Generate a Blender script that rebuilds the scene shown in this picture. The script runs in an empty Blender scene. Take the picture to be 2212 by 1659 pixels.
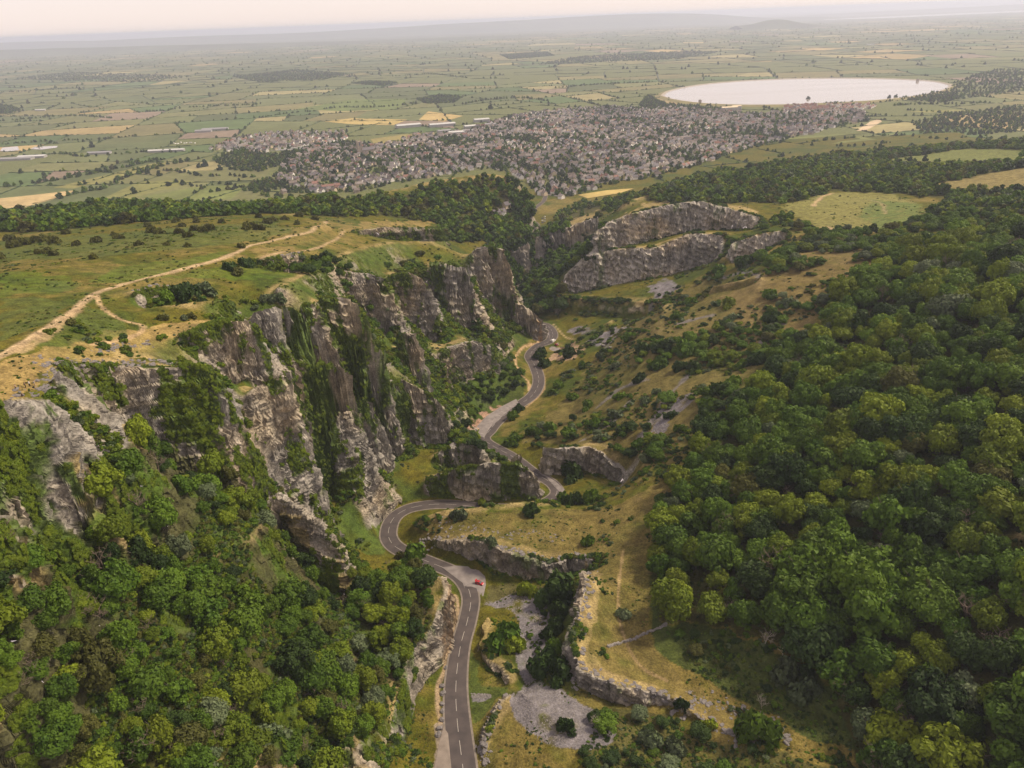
import bpy, math, random, time
import numpy as np
T0 = time.time()
PI = math.pi
rng = np.random.default_rng(7)
random.seed(7)
scene = bpy.context.scene
COL = scene.collection

# ------------------------------------------------------------------ camera, sky, sun, exposure
CZ = 300.0                                   # drone height above the plain datum
PITCH, ROLL, FPX = math.radians(26.4), math.radians(2.2), 1587.7   # focal length in 1/2212 picture widths
FW = np.array([0, math.cos(PITCH), -math.sin(PITCH)])
_U0 = np.array([0, math.sin(PITCH), math.cos(PITCH)]); _R0 = np.array([1.0, 0, 0])
RT = math.cos(ROLL) * _R0 - math.sin(ROLL) * _U0
UP = math.sin(ROLL) * _R0 + math.cos(ROLL) * _U0
from mathutils import Matrix, Vector
cam_d = bpy.data.cameras.new('camera'); cam = bpy.data.objects.new('camera', cam_d); COL.objects.link(cam)
cam_d.sensor_width = 36.0; cam_d.lens = 36.0 * FPX / 2212.0
cam_d.clip_start = 1.0; cam_d.clip_end = 120000.0
cam.matrix_world = Matrix(((RT[0], UP[0], -FW[0], 0), (RT[1], UP[1], -FW[1], 0), (RT[2], UP[2], -FW[2], CZ), (0, 0, 0, 1)))
scene.camera = cam

SUN_EL, SUN_AZ = math.radians(48.0), math.radians(72.0)      # azimuth clockwise from +Y (the view direction)
world = bpy.data.worlds.new('World'); scene.world = world; world.use_nodes = True
wn = world.node_tree; wn.nodes.clear()
sky = wn.nodes.new('ShaderNodeTexSky'); sky.sky_type = 'NISHITA'; sky.sun_disc = False
sky.sun_elevation = SUN_EL; sky.sun_rotation = SUN_AZ
sky.altitude = 100; sky.air_density = 0.8; sky.dust_density = 0.6; sky.ozone_density = 1.0
veil = wn.nodes.new('ShaderNodeMix'); veil.data_type = 'RGBA'; veil.inputs[0].default_value = 0.74      # thin even overcast over the clear sky
SKY_S = 0.12
veil.inputs[7].default_value = (0.94 / SKY_S, 0.77 / SKY_S, 0.715 / SKY_S, 1)
bg = wn.nodes.new('ShaderNodeBackground'); bg.inputs['Strength'].default_value = SKY_S
wo = wn.nodes.new('ShaderNodeOutputWorld')
wn.links.new(sky.outputs[0], veil.inputs[6]); wn.links.new(veil.outputs[2], bg.inputs['Color']); wn.links.new(bg.outputs[0], wo.inputs['Surface'])
sun_d = bpy.data.lights.new('sun', 'SUN'); sun = bpy.data.objects.new('sun', sun_d); COL.objects.link(sun)
sun_d.energy = 4.2; sun_d.angle = math.radians(9.0); sun_d.color = (1.0, 0.84, 0.62)
_sd = Vector((math.sin(SUN_AZ) * math.cos(SUN_EL), math.cos(SUN_AZ) * math.cos(SUN_EL), math.sin(SUN_EL)))
sun.rotation_euler = _sd.to_track_quat('Z', 'Y').to_euler()
scene.view_settings.view_transform = 'Standard'; scene.view_settings.look = 'None'
scene.view_settings.exposure = 0.24; scene.view_settings.gamma = 1.0
scene.cycles.max_bounces = 6; scene.cycles.diffuse_bounces = 3; scene.cycles.glossy_bounces = 2
scene.cycles.transmission_bounces = 2; scene.cycles.volume_bounces = 1; scene.cycles.transparent_max_bounces = 4
scene.cycles.use_denoising = True

# ------------------------------------------------------------------ pixel ray helpers (picture is 2212 x 1659 units)
def ray(u, v):
    return FW + RT * ((u - 1106.0) / FPX) - UP * ((v - 829.5) / FPX)
def PZ(u, v, z):                             # point of the view ray at height z
    d = ray(u, v); t = (z - CZ) / d[2]; return np.array([d[0] * t, d[1] * t, z])
def PY(u, v, y):                             # point of the view ray at distance y
    d = ray(u, v); t = y / d[1]; return np.array([d[0] * t, y, CZ + d[2] * t])
def proj(p):
    w = np.asarray(p, float) - np.array([0, 0, CZ]); d = w @ FW
    return 1106 + FPX * (w @ RT) / d, 829.5 - FPX * (w @ UP) / d, d

# ------------------------------------------------------------------ vectorised noise
_tab = rng.random(65536).astype(np.float32)
def _h3(i, j, k):
    n = (i * 374761393 + j * 668265263 + k * 2147483647 + 1013904223) & 0xffffffff
    n = ((n ^ (n >> 13)) * 1274126177) & 0xffffffff
    return _tab[(n ^ (n >> 16)) & 65535]
def vnoise(x, y, z):
    x = np.asarray(x, np.float64); y = np.asarray(y, np.float64); z = np.asarray(z, np.float64)
    i = np.floor(x).astype(np.int64); j = np.floor(y).astype(np.int64); k = np.floor(z).astype(np.int64)
    fx = x - i; fy = y - j; fz = z - k
    fx = fx * fx * (3 - 2 * fx); fy = fy * fy * (3 - 2 * fy); fz = fz * fz * (3 - 2 * fz)
    def lx(jj, kk): 
        a = _h3(i, jj, kk); return a + (_h3(i + 1, jj, kk) - a) * fx
    a = lx(j, k); a = a + (lx(j + 1, k) - a) * fy
    b = lx(j, k + 1); b = b + (lx(j + 1, k + 1) - b) * fy
    return (a + (b - a) * fz) * 2 - 1
def fbm(x, y, z, o=4, g=0.5):
    s = 0; a = 1.0; t = 0
    for q in range(o):
        s = s + a * vnoise(x + 17.3 * q, y - 9.1 * q, z + 5.7 * q); t += a
        a *= g; x = x * 2.03; y = y * 2.03; z = z * 2.03
    return s / t
def sstep(a, b, x):
    t = np.clip((x - a) / (b - a), 0, 1); return t * t * (3 - 2 * t)
# ------------------------------------------------------------------ the land: height field solved from survey lines
DL = 0.003                                   # log-polar cell
TH0, TH1 = -0.98, 0.98
RH0, RH1 = math.log(62.0), math.log(5200.0)
NT = int((TH1 - TH0) / DL); NR = int((RH1 - RH0) / DL)
LINES = []                                   # (points Nx3, half width in metres)
def zl(*pts, w=0): LINES.append((np.array([PZ(*p) for p in pts]), w))
def yl(*pts, w=0): LINES.append((np.array([PY(*p) for p in pts]), w))
def wl(*pts, w=0): LINES.append((np.array(pts, float), w))
def cliff(*pts, side=1, slope=0.22, w=0):    # pts (u, v, y, z of the foot); side +1: foot to the right of travel
    top = np.array([PY(p[0], p[1], p[2]) for p in pts]); zb = np.array([p[3] for p in pts], float)
    LINES.append((top, w)); foot(top, zb, side, slope)
def foot(top, zb, side, slope):
    t = np.gradient(top[:, :2], axis=0); t /= np.linalg.norm(t, axis=1)[:, None] + 1e-9
    n = np.stack([t[:, 1], -t[:, 0]], 1) * side
    base = top.copy(); base[:, :2] += n * ((top[:, 2] - zb) * slope + 0.6)[:, None]; base[:, 2] = zb
    LINES.append((base, 0))

# the road along the gorge floor
ROAD = [PZ(*p) for p in [(1010,1800,92),(1005,1720,91),(1000,1659,90),(988,1560,89),(985,1480,87),(994,1400,85),(1010,1340,83),(1017,1295,82),(1006,1262,81),(978,1236,80),
        (920,1212,78),(868,1190,76.5),(845,1172,75.5),(839,1150,75),(850,1120,74),(880,1100,73),(925,1091,73),(975,1090,72),(1040,1096,71),(1130,1098,70),
        (1180,1085,69),(1203,1066,68.5),(1196,1048,67.5),(1176,1034,67),(1155,1023,66)]]
ROAD += [np.array(p, float) for p in [(-1,378,63)]]
ROAD += [PZ(*p) for p in [(1048,952,60.5),(1058,930,59),(1080,905,58),(1120,876,56.5),(1152,852,55),(1164,822,54),(1155,790,52),(1145,768,51),(1162,748,49.5),(1187,737,48.5),(1194,720,47),(1180,702,45)]]
ROAD += [np.array(p, float) for p in [(20,650,43),(8,700,40),(14,780,35),(40,870,30),(48,960,26)]]
ROAD += [PZ(*p) for p in [(1163,490,21),(1146,470,20),(1150,455,19),(1168,440,18)]]
ROAD += [np.array(p, float) for p in [(70,1300,15),(85,1450,12)]]
ROAD = np.array(ROAD)
def catmull(P, step):
    P = np.asarray(P, float); Q = np.vstack([2 * P[0] - P[1], P, 2 * P[-1] - P[-2]]); out = []
    for i in range(1, len(Q) - 2):
        p0, p1, p2, p3 = Q[i - 1], Q[i], Q[i + 1], Q[i + 2]
        n = max(2, int(np.linalg.norm(p2 - p1) / step)); t = np.linspace(0, 1, n, endpoint=False)[:, None]
        out.append(0.5 * ((2 * p1) + (-p0 + p2) * t + (2 * p0 - 5 * p1 + 4 * p2 - p3) * t ** 2 + (-p0 + 3 * p1 - 3 * p2 + p3) * t ** 3))
    out.append(P[-1:]); return np.vstack(out)
ROADC = catmull(ROAD, 1.5)
LINES.append((ROADC, 5.0))

zl((1022,1250,81),(1036,1262,81),(1038,1285,81.3),w=5)
zl((1040,925,59),(1075,890,57.8),(1110,868,56.5),w=5)
zl((1172,700,45.4),(1180,722,47),(1182,738,48.4),w=4)
zl((1205,752,48.8),(1215,757,49.2),w=6)
zl((1215,1056,68.2),(1222,1064,68.6),w=3)
zl((945,1600,89.8),(960,1650,90),(960,1720,91),w=4)
# --- west side: plateau, rim and the stepped limestone wall (left of the picture)
yl((-260,900,120),(-80,880,140),(0,868,152),(40,858,158),(80,862,163),(112,866,166))                       # rim by the walkers
yl((112,866,166),(160,930,166),(200,975,166),(236,1015,166))                                              # first fin crest
yl((88,900,158),(130,985,156),(190,1080,154),(250,1180,150))
yl((118,795,182),(160,835,184),(210,875,186),(257,912,188))                                               # second fin crest
yl((140,800,190),(185,850,193),(240,915,195),(300,960,196))                                               # dark chasm behind it
cliff((130,778,194,190),(175,786,206,176),(240,786,214,164),(310,790,220,158),(375,790,224,156),(420,782,228,154),(440,790,229,158),side=1,slope=0.2)
yl((440,790,229),(462,825,230),(478,858,231),(484,900,230),(492,930,229),(520,985,229),(552,1046,229))    # ridge closing the alcove
yl((455,800,234),(500,870,236),(520,930,238),(560,1010,238),(580,1060,236))
cliff((372,738,250,200),(400,722,252,195),(440,704,258,188),(480,697,264,180),(530,692,270,174),(546,705,271,172),(562,745,271,171),(580,795,272,170),side=1,slope=0.12)
cliff((540,668,300,178),(590,660,306,170),(630,662,310,164),(652,682,312,161),(668,720,313,160),(686,768,313,157),side=1,slope=0.10)
cliff((650,658,322,172),(680,655,330,165),(700,690,331,160),(712,735,332,156),side=1,slope=0.15)
cliff((690,640,348,168),(740,645,352,160),(772,660,352,155),(790,690,352,150),side=1,slope=0.15)
yl((495,845,258),(530,832,264),(560,822,265),(592,806,274))                                                # green ledge under the upper tier
yl((592,806,284),(640,790,307),(690,783,312),(735,786,322))
cliff((535,848,252,148),(558,832,258,147),(580,824,262,146),(612,818,266,144),(630,850,268,142),(646,896,268,140),side=1,slope=0.12)
yl((600,960,262),(640,965,270),(660,950,284))
cliff((622,806,298,142),(642,796,305,139),(690,788,311,135),(728,785,317,133),(748,808,320,131),(767,857,321,127),side=1,slope=0.10)
cliff((650,955,290,97),(672,925,302,92),(705,896,314,89),(750,880,322,88),(783,862,328,87),(810,890,333,85),(828,945,336,84),side=1,slope=0.08)
cliff((772,768,348,128),(803,753,352,128),(826,760,356,128),side=1,slope=0.06)
cliff((864,716,398,106),(904,722,402,96),(912,755,402,94),(905,792,402,92),side=1,slope=0.08)
cliff((760,862,344,86),(794,853,350,84),(830,832,362,82),(870,820,372,80),(917,843,374,78),(944,862,374,78),(965,910,375,76),side=1,slope=0.10)
zl((673,1062,92),(737,1036,89),(837,996,84),(905,985,80),(983,960,78))
cliff((840,593,480,104),(880,586,486,98),(914,602,490,92),(930,640,490,88),(950,690,488,82),side=1,slope=0.25)
cliff((934,560,540,96),(977,572,536,86),(1005,576,538,80),(1018,620,538,76),(1022,660,536,74),side=1,slope=0.15)
cliff((1022,535,580,82),(1050,530,592,70),(1088,540,598,62),(1098,580,598,58),(1106,630,596,56),side=1,slope=0.10)
cliff((1114,653,592,62),(1144,668,590,54),(1165,690,589,49),(1172,712,592,47),side=1,slope=0.10)
cliff((950,760,446,76),(985,745,462,76),(1020,735,478,74),(1050,745,490,72),(1075,790,490,66),side=1,slope=0.18)
zl((967,856,75),(1024,816,74),(1072,795,68),(1104,758,55),(1165,735,50))
cliff((735,585,430,140),(790,590,436,130),(830,600,438,120),(845,640,438,112),(855,690,436,106),side=1,slope=0.25)
cliff((770,498,610,140),(830,490,625,128),(890,490,640,118),(942,490,655,104),(955,510,655,96),side=1,slope=0.25)
cliff((560,560,402,176),(600,553,410,172),(650,546,425,160),side=1,slope=0.35)                             # short crag by the path
cliff((285,628,282,200),(330,618,290,196),(365,617,296,192),side=1,slope=0.4)
yl((330,660,276),(420,650,284),(500,645,292))                                                             # bushy hollow
# plateau surface
yl((-400,790,170),(-150,780,180),(0,770,192),(100,705,226),(200,638,276),(350,595,332),(520,540,412),(620,510,480),(700,482,556))
yl((-300,640,250),(0,600,300),(200,560,360),(400,520,430),(560,490,520))
yl((-500,520,560),(0,512,600),(260,482,640),(500,470,660),(640,462,690))
yl((-500,470,760),(0,470,790),(250,445,840),(400,450,860),(560,455,860))
wl((-1500,1150,10),(-900,1120,10),(-600,1130,10),(-400,1180,11),(-250,1260,12),(-120,1300,13),(0,1330,14))
yl((640,442,820),(740,434,860),(850,410,930),(960,386,990),(1050,375,1010),(1105,382,1010))
yl((1105,382,1010),(1140,425,985),(1152,462,965))
wl((10,960,60),(20,900,58),(-5,820,62),(-25,760,66),(-30,700,70))
yl((600,620,340),(650,600,370),(730,560,450),(800,530,520),(900,520,580),(960,520,600))
# wooded slope left of the road, fin and nook
yl((-200,1330,100),(0,1240,125),(60,1255,132),(140,1240,140),(220,1180,150))
cliff((-60,1130,122,172),(0,1130,128,172),(45,1160,131,170),(80,1215,132,165),side=1,slope=0.3)
wl((-130,90,168),(-96,98,160),(-70,112,150),(-60,120,146))
wl((-110,150,172),(-92,175,160),(-86,200,152))
wl((-120,70,170),(-70,75,140),(-50,90,122),(-45,120,114),(-52,150,112),(-58,180,112))
yl((590,1056,236),(640,1088,234),(690,1126,232),(730,1176,229),(750,1236,226),(757,1282,222))
wl((-93,232,122),(-86,230,112),(-79,226,102),(-73,221,93),(-69,215,88))             # thin rock fin above the bend
wl((-90,245,98),(-83,248,92),(-76,249,88),(-70,246,84),(-66,240,82))
wl((-72,262,82),(-84,272,86),(-95,290,92))
cliff((937,1240,226,83),(955,1250,222,84),(962,1275,217,85),(945,1320,208,86),(920,1365,200,87),(895,1400,194,87),(872,1435,187,88),(862,1490,177,89),(850,1545,168,89),(840,1600,160,90),side=-1,slope=0.34)
yl((885,1250,222),(850,1300,212),(820,1380,198),(790,1460,185))
cliff((640,1700,128,112),(740,1620,138,98),(790,1640,139,92),(830,1680,138,91),side=-1,slope=0.1)
# noses inside the bend
cliff((940,985,352,74),(983,955,358,66),(1037,963,356,64),(1052,985,350,66),side=1,slope=0.1)
cliff((925,1030,328,73.5),(990,1010,328,72.5),(1057,997,328,71.5),(1120,997,328,70.5),(1142,1012,327,70),(1156,1035,326,70),side=1,slope=0.08)
def zcliff(*pts, side=1, slope=0.15):
    top = np.array([PZ(*p[:3]) for p in pts]); LINES.append((top, 0)); foot(top, np.array([p[3] for p in pts], float), side, slope)
zcliff((1036,1388,87.6,85.2),(1046,1412,88.6,85.8),(1064,1430,89.2,86.2),(1088,1442,90.2,87.0),(1102,1466,91.2,87.6))
zcliff((1054,1330,86.8,84.4),(1041,1350,87.0,84.6),(1047,1370,87.2,85.0),(1037,1386,87.4,85.2))
# --- east side: knoll, its crag, terrace and the long slope
cliff((1290,1195,250,92),(1267,1206,249,86),(1230,1203,252,83),(1187,1219,248,82),(1137,1198,252,82),(1070,1180,257,82),(1047,1170,263,81),(1000,1166,270,80.5),(937,1167,277,79.5),(905,1177,280,78),side=-1,slope=0.12)
yl((905,1120,290),(960,1101,292),(1030,1095,293),(1070,1091,294),(1120,1088,295),(1165,1084,297),(1200,1086,300))
zl((1230,1088,71),(1290,1075,73),(1340,1060,74))
cliff((1352,1040,330,73),(1338,1010,338,71),(1304,983,347,69),(1270,966,354,67),(1187,963,356,66),(1140,975,353,65),(1110,985,360,64),side=-1,slope=0.10)
cliff((1270,1230,228,92),(1258,1293,212,94),(1247,1339,202,95),(1228,1375,194,95),(1238,1406,188,95),(1257,1449,180,94),(1304,1466,177,93),(1354,1483,174,93),(1404,1489,173,94),(1450,1508,170,95),(1510,1545,163,96),(1560,1575,158,97),(1660,1610,151,99),(1760,1636,146,100),(1850,1680,140,101),side=1,slope=0.16)
cliff((1104,1503,176,90),(1070,1536,171,89.5),(1054,1573,165,89.5),(1044,1606,160,90),(1046,1659,153,90.5),(1060,1730,144,91),side=1,slope=0.12)
yl((1130,1500,175),(1200,1560,164),(1300,1600,156),(1450,1640,150),(1600,1700,142))
wl((0,182,88),(4,192,87.5),(4,205,86.5),(0,218,85)) 
wl((8,228,84),(14,215,88),(12,200,91),(12,188,93))
yl((1330,1250,226),(1345,1330,208),(1340,1400,193),(1380,1450,183),(1500,1500,172),(1620,1560,160))
yl((1420,1350,202),(1500,1420,186),(1640,1480,172),(1800,1560,156),(1950,1640,142))
yl((1420,1200,240),(1430,1110,266),(1480,1045,286),(1500,950,322),(1500,860,362),(1590,760,412),(1640,680,452),(1645,600,500),(1700,540,545))
yl((1380,1080,282),(1400,1000,318),(1380,900,372),(1400,800,425),(1420,720,478),(1440,650,545))
yl((1230,900,425),(1250,840,462),(1280,780,506),(1300,740,540),(1320,690,590))
wl((40,560,50),(48,590,48),(52,620,46),(45,660,44))
yl((1700,1300,196),(1760,1180,218),(1760,1060,250),(1780,930,292),(1800,800,345),(1850,680,405),(1900,560,480),(1930,530,505))
wl((260,150,168),(250,210,172),(250,270,170),(262,340,164),(290,420,158),(330,500,152))
wl((140,110,128),(150,150,140),(165,190,146))
wl((420,200,182),(440,330,178),(460,480,168),(480,600,158))
# east crags across the gorge and the far plateau
cliff((1640,468,690,112),(1582,449,716,107),(1517,436,730,104),(1451,439,728,101),(1375,457,716,98),(1320,476,704,96),(1288,498,696,96),side=-1,slope=0.24)
cliff((1560,508,668,84),(1489,503,690,78),(1418,533,686,72),(1331,538,688,66),(1266,549,690,62),(1225,587,684,58),side=-1,slope=0.26)
cliff((1700,499,615,122),(1640,507,618,112),(1585,522,620,104),side=-1,slope=0.3)
cliff((1650,600,505,124),(1600,605,512,118),(1540,618,520,112),side=-1,slope=0.4)
cliff((1520,640,585,72),(1400,655,600,62),(1300,648,640,54),(1200,640,668,45),side=-1,slope=0.75)
cliff((1290,466,850,62),(1230,488,845,52),(1180,505,838,48),(1130,525,826,40),(1105,545,815,38),side=-1,slope=0.12)
yl((1640,470,700),(1700,440,745),(1800,425,790),(1950,430,780),(2100,440,740),(2250,450,700))
yl((1350,432,900),(1500,400,960),(1650,375,1010),(1800,365,1040),(2000,350,1080),(2250,340,1090))
yl((1380,412,1080),(1520,375,1160),(1700,345,1230),(1850,330,1270),(2050,312,1320),(2300,305,1340))
wl((60,1180,18),(150,1190,24),(240,1280,18),(330,1400,14),(500,1560,14),(700,1750,16),(1000,1800,24),(1300,1780,30),(1900,1700,60))
wl((1200,1250,150),(900,1000,160),(800,700,165),(900,400,170))
wl((-700,700,160),(-600,500,175),(-500,300,200),(-400,150,215))

acc = np.zeros((NT, NR)); cnt = np.zeros((NT, NR))
def to_ij(x, y):
    return (np.arctan2(x, y) - TH0) / DL, (0.5 * np.log(x * x + y * y) - RH0) / DL
def raster(P, w):
    P = np.asarray(P); seg = np.linalg.norm(np.diff(P[:, :2], axis=0), axis=1); d = np.hypot(P[:-1, 0], P[:-1, 1])
    out = []
    for a, b, l, r in zip(P[:-1], P[1:], seg, d):
        n = max(2, int(l / (0.0012 * max(r, 60))) + 1); t = np.linspace(0, 1, n)[:, None]; out.append(a + (b - a) * t)
    Q = np.vstack(out)
    if w:
        t = np.gradient(Q[:, :2], axis=0); t /= np.linalg.norm(t, axis=1)[:, None] + 1e-9
        S = []
        for o in np.arange(-w, w + 0.01, 0.35):
            q = Q.copy(); q[:, 0] += t[:, 1] * o; q[:, 1] -= t[:, 0] * o; S.append(q)
        Q = np.vstack(S)
    i, j = to_ij(Q[:, 0], Q[:, 1]); i = np.round(i).astype(int); j = np.round(j).astype(int)
    m = (i >= 0) & (i < NT) & (j >= 0) & (j < NR)
    np.add.at(acc, (i[m], j[m]), Q[m, 2]); np.add.at(cnt, (i[m], j[m]), 1)
road_only = None
for P_, w_ in LINES:
    raster(P_, w_)
# the road band overrides whatever else falls on it
ra, rc = acc, cnt
acc = np.zeros((NT, NR)); cnt = np.zeros((NT, NR)); raster(ROADC, 5.0)
rm = cnt > 0; ra[rm] = acc[rm]; rc[rm] = cnt[rm]
ROADMASK = rm
jf = int((math.log(2100) - RH0) / DL)
ra[:, jf:] = 10.0; rc[:, jf:] = 1
ra[-60:, jf:] = np.where(rc[-60:, jf:] > 0, 10.0, 10.0)
fix = rc > 0; val = np.where(fix, ra / np.maximum(rc, 1), 0)
levels = [(fix.astype(float), val)]
while min(levels[-1][0].shape) > 12:
    f, v = levels[-1]; a, b = (f.shape[0] + 1) // 2, (f.shape[1] + 1) // 2
    fp = np.zeros((a * 2, b * 2)); vp = np.zeros((a * 2, b * 2)); fp[:f.shape[0], :f.shape[1]] = f; vp[:f.shape[0], :f.shape[1]] = v * f
    s = fp.reshape(a, 2, b, 2).sum((1, 3)); vv = vp.reshape(a, 2, b, 2).sum((1, 3))
    levels.append(((s > 0).astype(float), np.where(s > 0, vv / np.maximum(s, 1e-9), 0)))
H = None
for li in range(len(levels) - 1, -1, -1):
    f, v = levels[li]; m = f > 0
    if H is None: H = np.full(f.shape, v[m].mean())
    else: H = np.repeat(np.repeat(H, 2, 0), 2, 1)[:f.shape[0], :f.shape[1]]
    H[m] = v[m]
    for it in range(300 if li > 4 else 60):
        E_ = np.pad(H, 1, mode='edge')
        H = 0.25 * (E_[2:, 1:-1] + E_[:-2, 1:-1] + E_[1:-1, 2:] + E_[1:-1, :-2]); H[m] = v[m]
print('solve', round(time.time() - T0, 1))
TH = TH0 + DL * np.arange(NT); RR = np.exp(RH0 + DL * np.arange(NR))
GX = np.sin(TH)[:, None] * RR[None]; GY = np.cos(TH)[:, None] * RR[None]
# ------------------------------------------------------------------ height sampling, picking points on the land
def bil(A, fi, fj):
    fi = np.clip(fi, 0, A.shape[0] - 1.001); fj = np.clip(fj, 0, A.shape[1] - 1.001)
    i = fi.astype(int); j = fj.astype(int); a = fi - i; b = fj - j
    return (A[i, j] * (1 - a) * (1 - b) + A[i + 1, j] * a * (1 - b) + A[i, j + 1] * (1 - a) * b + A[i + 1, j + 1] * a * b)
def boxblur(A, n):
    for ax in (0, 1):
        P_ = np.concatenate([np.repeat(A.take([0], ax), n + 1, ax), A, np.repeat(A.take([-1], ax), n, ax)], ax)
        C_ = np.cumsum(P_, ax); L_ = A.shape[ax]
        A = (C_.take(range(2 * n + 1, 2 * n + 1 + L_), ax) - C_.take(range(0, L_), ax)) / (2 * n + 1)
    return A
near_road = boxblur(boxblur(ROADMASK.astype(float), 4), 4)
near_road = np.clip(near_road * 2.2, 0, 1); near_road[ROADMASK] = 1
amp = (1 - near_road) * sstep(2000, 1300, RR)[None] * sstep(10, 22, H)
H = H + amp * (1.6 * fbm(GX / 38, GY / 38, 0 * GX, 3) + 0.5 * fbm(GX / 7, GY / 7, 0 * GX + 3.3, 3))
H = np.where(fix & ~ROADMASK, H, H)
gi, gj = np.gradient(H, DL); Ssl = np.hypot(gi, gj) / RR[None]
# horizontal downhill direction
er = np.stack([np.sin(TH), np.cos(TH)], 1)[:, None, :]; et = np.stack([np.cos(TH), -np.sin(TH)], 1)[:, None, :]
gw = (gj[..., None] * er + gi[..., None] * et) / RR[None, :, None]
SB = boxblur(Ssl, 1)
NX = boxblur(-gw[..., 0], 2); NY = boxblur(-gw[..., 1], 2); NL = np.hypot(NX, NY) + 1e-6; NX /= NL; NY /= NL
RIM = H - boxblur(boxblur(H, 7), 7)
def hz(x, y):
    fi, fj = to_ij(np.asarray(x, float), np.asarray(y, float)); return bil(H, fi, fj)
def slope_at(x, y):
    fi, fj = to_ij(np.asarray(x, float), np.asarray(y, float)); return bil(SB, fi, fj)
_ts = np.geomspace(90, 5200, 900)
def hits(uv):                                # where view rays through picture points meet the land
    uv = np.atleast_2d(np.asarray(uv, float))
    D = FW[None] + RT[None] * ((uv[:, :1] - 1106) / FPX) - UP[None] * ((uv[:, 1:2] - 829.5) / FPX)
    D /= np.linalg.norm(D, axis=1)[:, None]
    X = D[:, 0:1] * _ts; Y = D[:, 1:2] * _ts; Z = CZ + D[:, 2:3] * _ts
    below = Z < hz(X, Y); k = np.where(below.any(1), below.argmax(1), len(_ts) - 1); k = np.maximum(k, 1)
    lo = _ts[k - 1]; hi = _ts[k]
    for _ in range(14):
        m = 0.5 * (lo + hi); b = (CZ + D[:, 2] * m) < hz(D[:, 0] * m, D[:, 1] * m); hi = np.where(b, m, hi); lo = np.where(b, lo, m)
    P_ = D * hi[:, None]; P_[:, 2] += CZ; return P_
def hit(u, v): return hits([(u, v)])[0]
def inpoly(x, y, poly):
    x = np.asarray(x); y = np.asarray(y); r = np.zeros(x.shape, bool); q = np.asarray(poly)[:, :2]; b0 = q.min(0); b1 = q.max(0)
    k = (x > b0[0]) & (x < b1[0]) & (y > b0[1]) & (y < b1[1])
    if not k.any(): return r
    if x.ndim and not k.all():
        r[k] = inpoly(x[k], y[k], q); return r
    for (x0, y0), (x1, y1) in zip(q, np.roll(q, -1, 0)):
        c = ((y0 > y) != (y1 > y)) & (x < (x1 - x0) * (y - y0) / (y1 - y0 + 1e-12) + x0); r ^= c
    return r
def area(*uv): return hits(list(uv))[:, :2]
def dist_line(x, y, P_):
    x = np.asarray(x, float); y = np.asarray(y, float); d = np.full(x.shape, 1e9)
    for a, b in zip(P_[:-1], P_[1:]):
        e = b[:2] - a[:2]; L2 = e @ e + 1e-9
        t = np.clip(((x - a[0]) * e[0] + (y - a[1]) * e[1]) / L2, 0, 1)
        d = np.minimum(d, np.hypot(x - a[0] - t * e[0], y - a[1] - t * e[1]))
    return d

# ------------------------------------------------------------------ mesh building helpers
def mesh_np(name, V, F, col=None, smooth=None, mat=None, uv=None):
    me = bpy.data.meshes.new(name); V = np.asarray(V, np.float32); F = np.asarray(F, np.int32); k = F.shape[1]
    me.vertices.add(len(V)); me.vertices.foreach_set('co', V.ravel())
    me.loops.add(F.size); me.loops.foreach_set('vertex_index', F.ravel())
    me.polygons.add(len(F)); me.polygons.foreach_set('loop_start', np.arange(0, F.size, k, dtype=np.int32))
    if smooth is not None:
        me.polygons.foreach_set('use_smooth', np.broadcast_to(np.asarray(smooth, bool), (len(F),)).copy())
    if col is not None:
        a = me.color_attributes.new('Col', 'FLOAT_COLOR', 'POINT'); c = np.ones((len(V), 4), np.float32); c[:, :3] = col
        a.data.foreach_set('color', c.ravel())
    if mat is not None: me.materials.append(mat)
    me.update(); return me
def link(name, me, parent=None, **props):
    o = bpy.data.objects.new(name, me); COL.objects.link(o)
    if parent is not None: o.parent = parent
    for k, v in props.items(): o[k] = v
    return o

# ------------------------------------------------------------------ ground sheet, finer on the cliffs, with rock relief
steep = SB > 1.05
sd = steep.copy()
for _ in range(2):
    p = np.pad(sd, 1); sd = p[1:-1, 1:-1] | p[2:, 1:-1] | p[:-2, 1:-1] | p[1:-1, 2:] | p[1:-1, :-2]
J1 = int((math.log(950) - RH0) / DL) // 2 * 2           # full detail up to about 950 m
NTe = (NT - 1) // 2 * 2; NRe = (NR - 1) // 2 * 2
def uvproj(x, y, z):
    d = x * FW[0] + y * FW[1] + (z - CZ) * FW[2]; d = np.maximum(d, 1)
    return 1106 + FPX * (x * RT[0] + y * RT[1] + (z - CZ) * RT[2]) / d, 829.5 - FPX * (x * UP[0] + y * UP[1] + (z - CZ) * UP[2]) / d
PU, PV = uvproj(GX, GY, H)
vis = (PU > -260) & (PU < 2480) & (PV < 1960)
def subgrid(ci, cj, s, k):                   # cells starting at (ci, cj), s cells wide, split k x k
    g = np.linspace(0, s, k + 1); a, b = np.meshgrid(g, g, indexing='ij')
    fi = ci[:, None, None] + a[None]; fj = cj[:, None, None] + b[None]
    return fi, fj
def emit(cells, s, k):
    ci, cj = cells; N_ = k + 1
    fi, fj = subgrid(ci.astype(float), cj.astype(float), s, k)
    key = np.round(fi * 60).astype(np.int64) * 1000000 + np.round(fj * 60).astype(np.int64)
    uq, inv = np.unique(key.ravel(), return_inverse=True); inv = inv.reshape(key.shape)
    vi = (uq // 1000000) / 60.0; vj = (uq % 1000000) / 60.0
    q = np.stack([inv[:, :-1, :-1], inv[:, :-1, 1:], inv[:, 1:, 1:], inv[:, 1:, :-1]], -1).reshape(-1, 4)
    return vi, vj, q
def cells_of(mask): return np.nonzero(mask)
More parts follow.
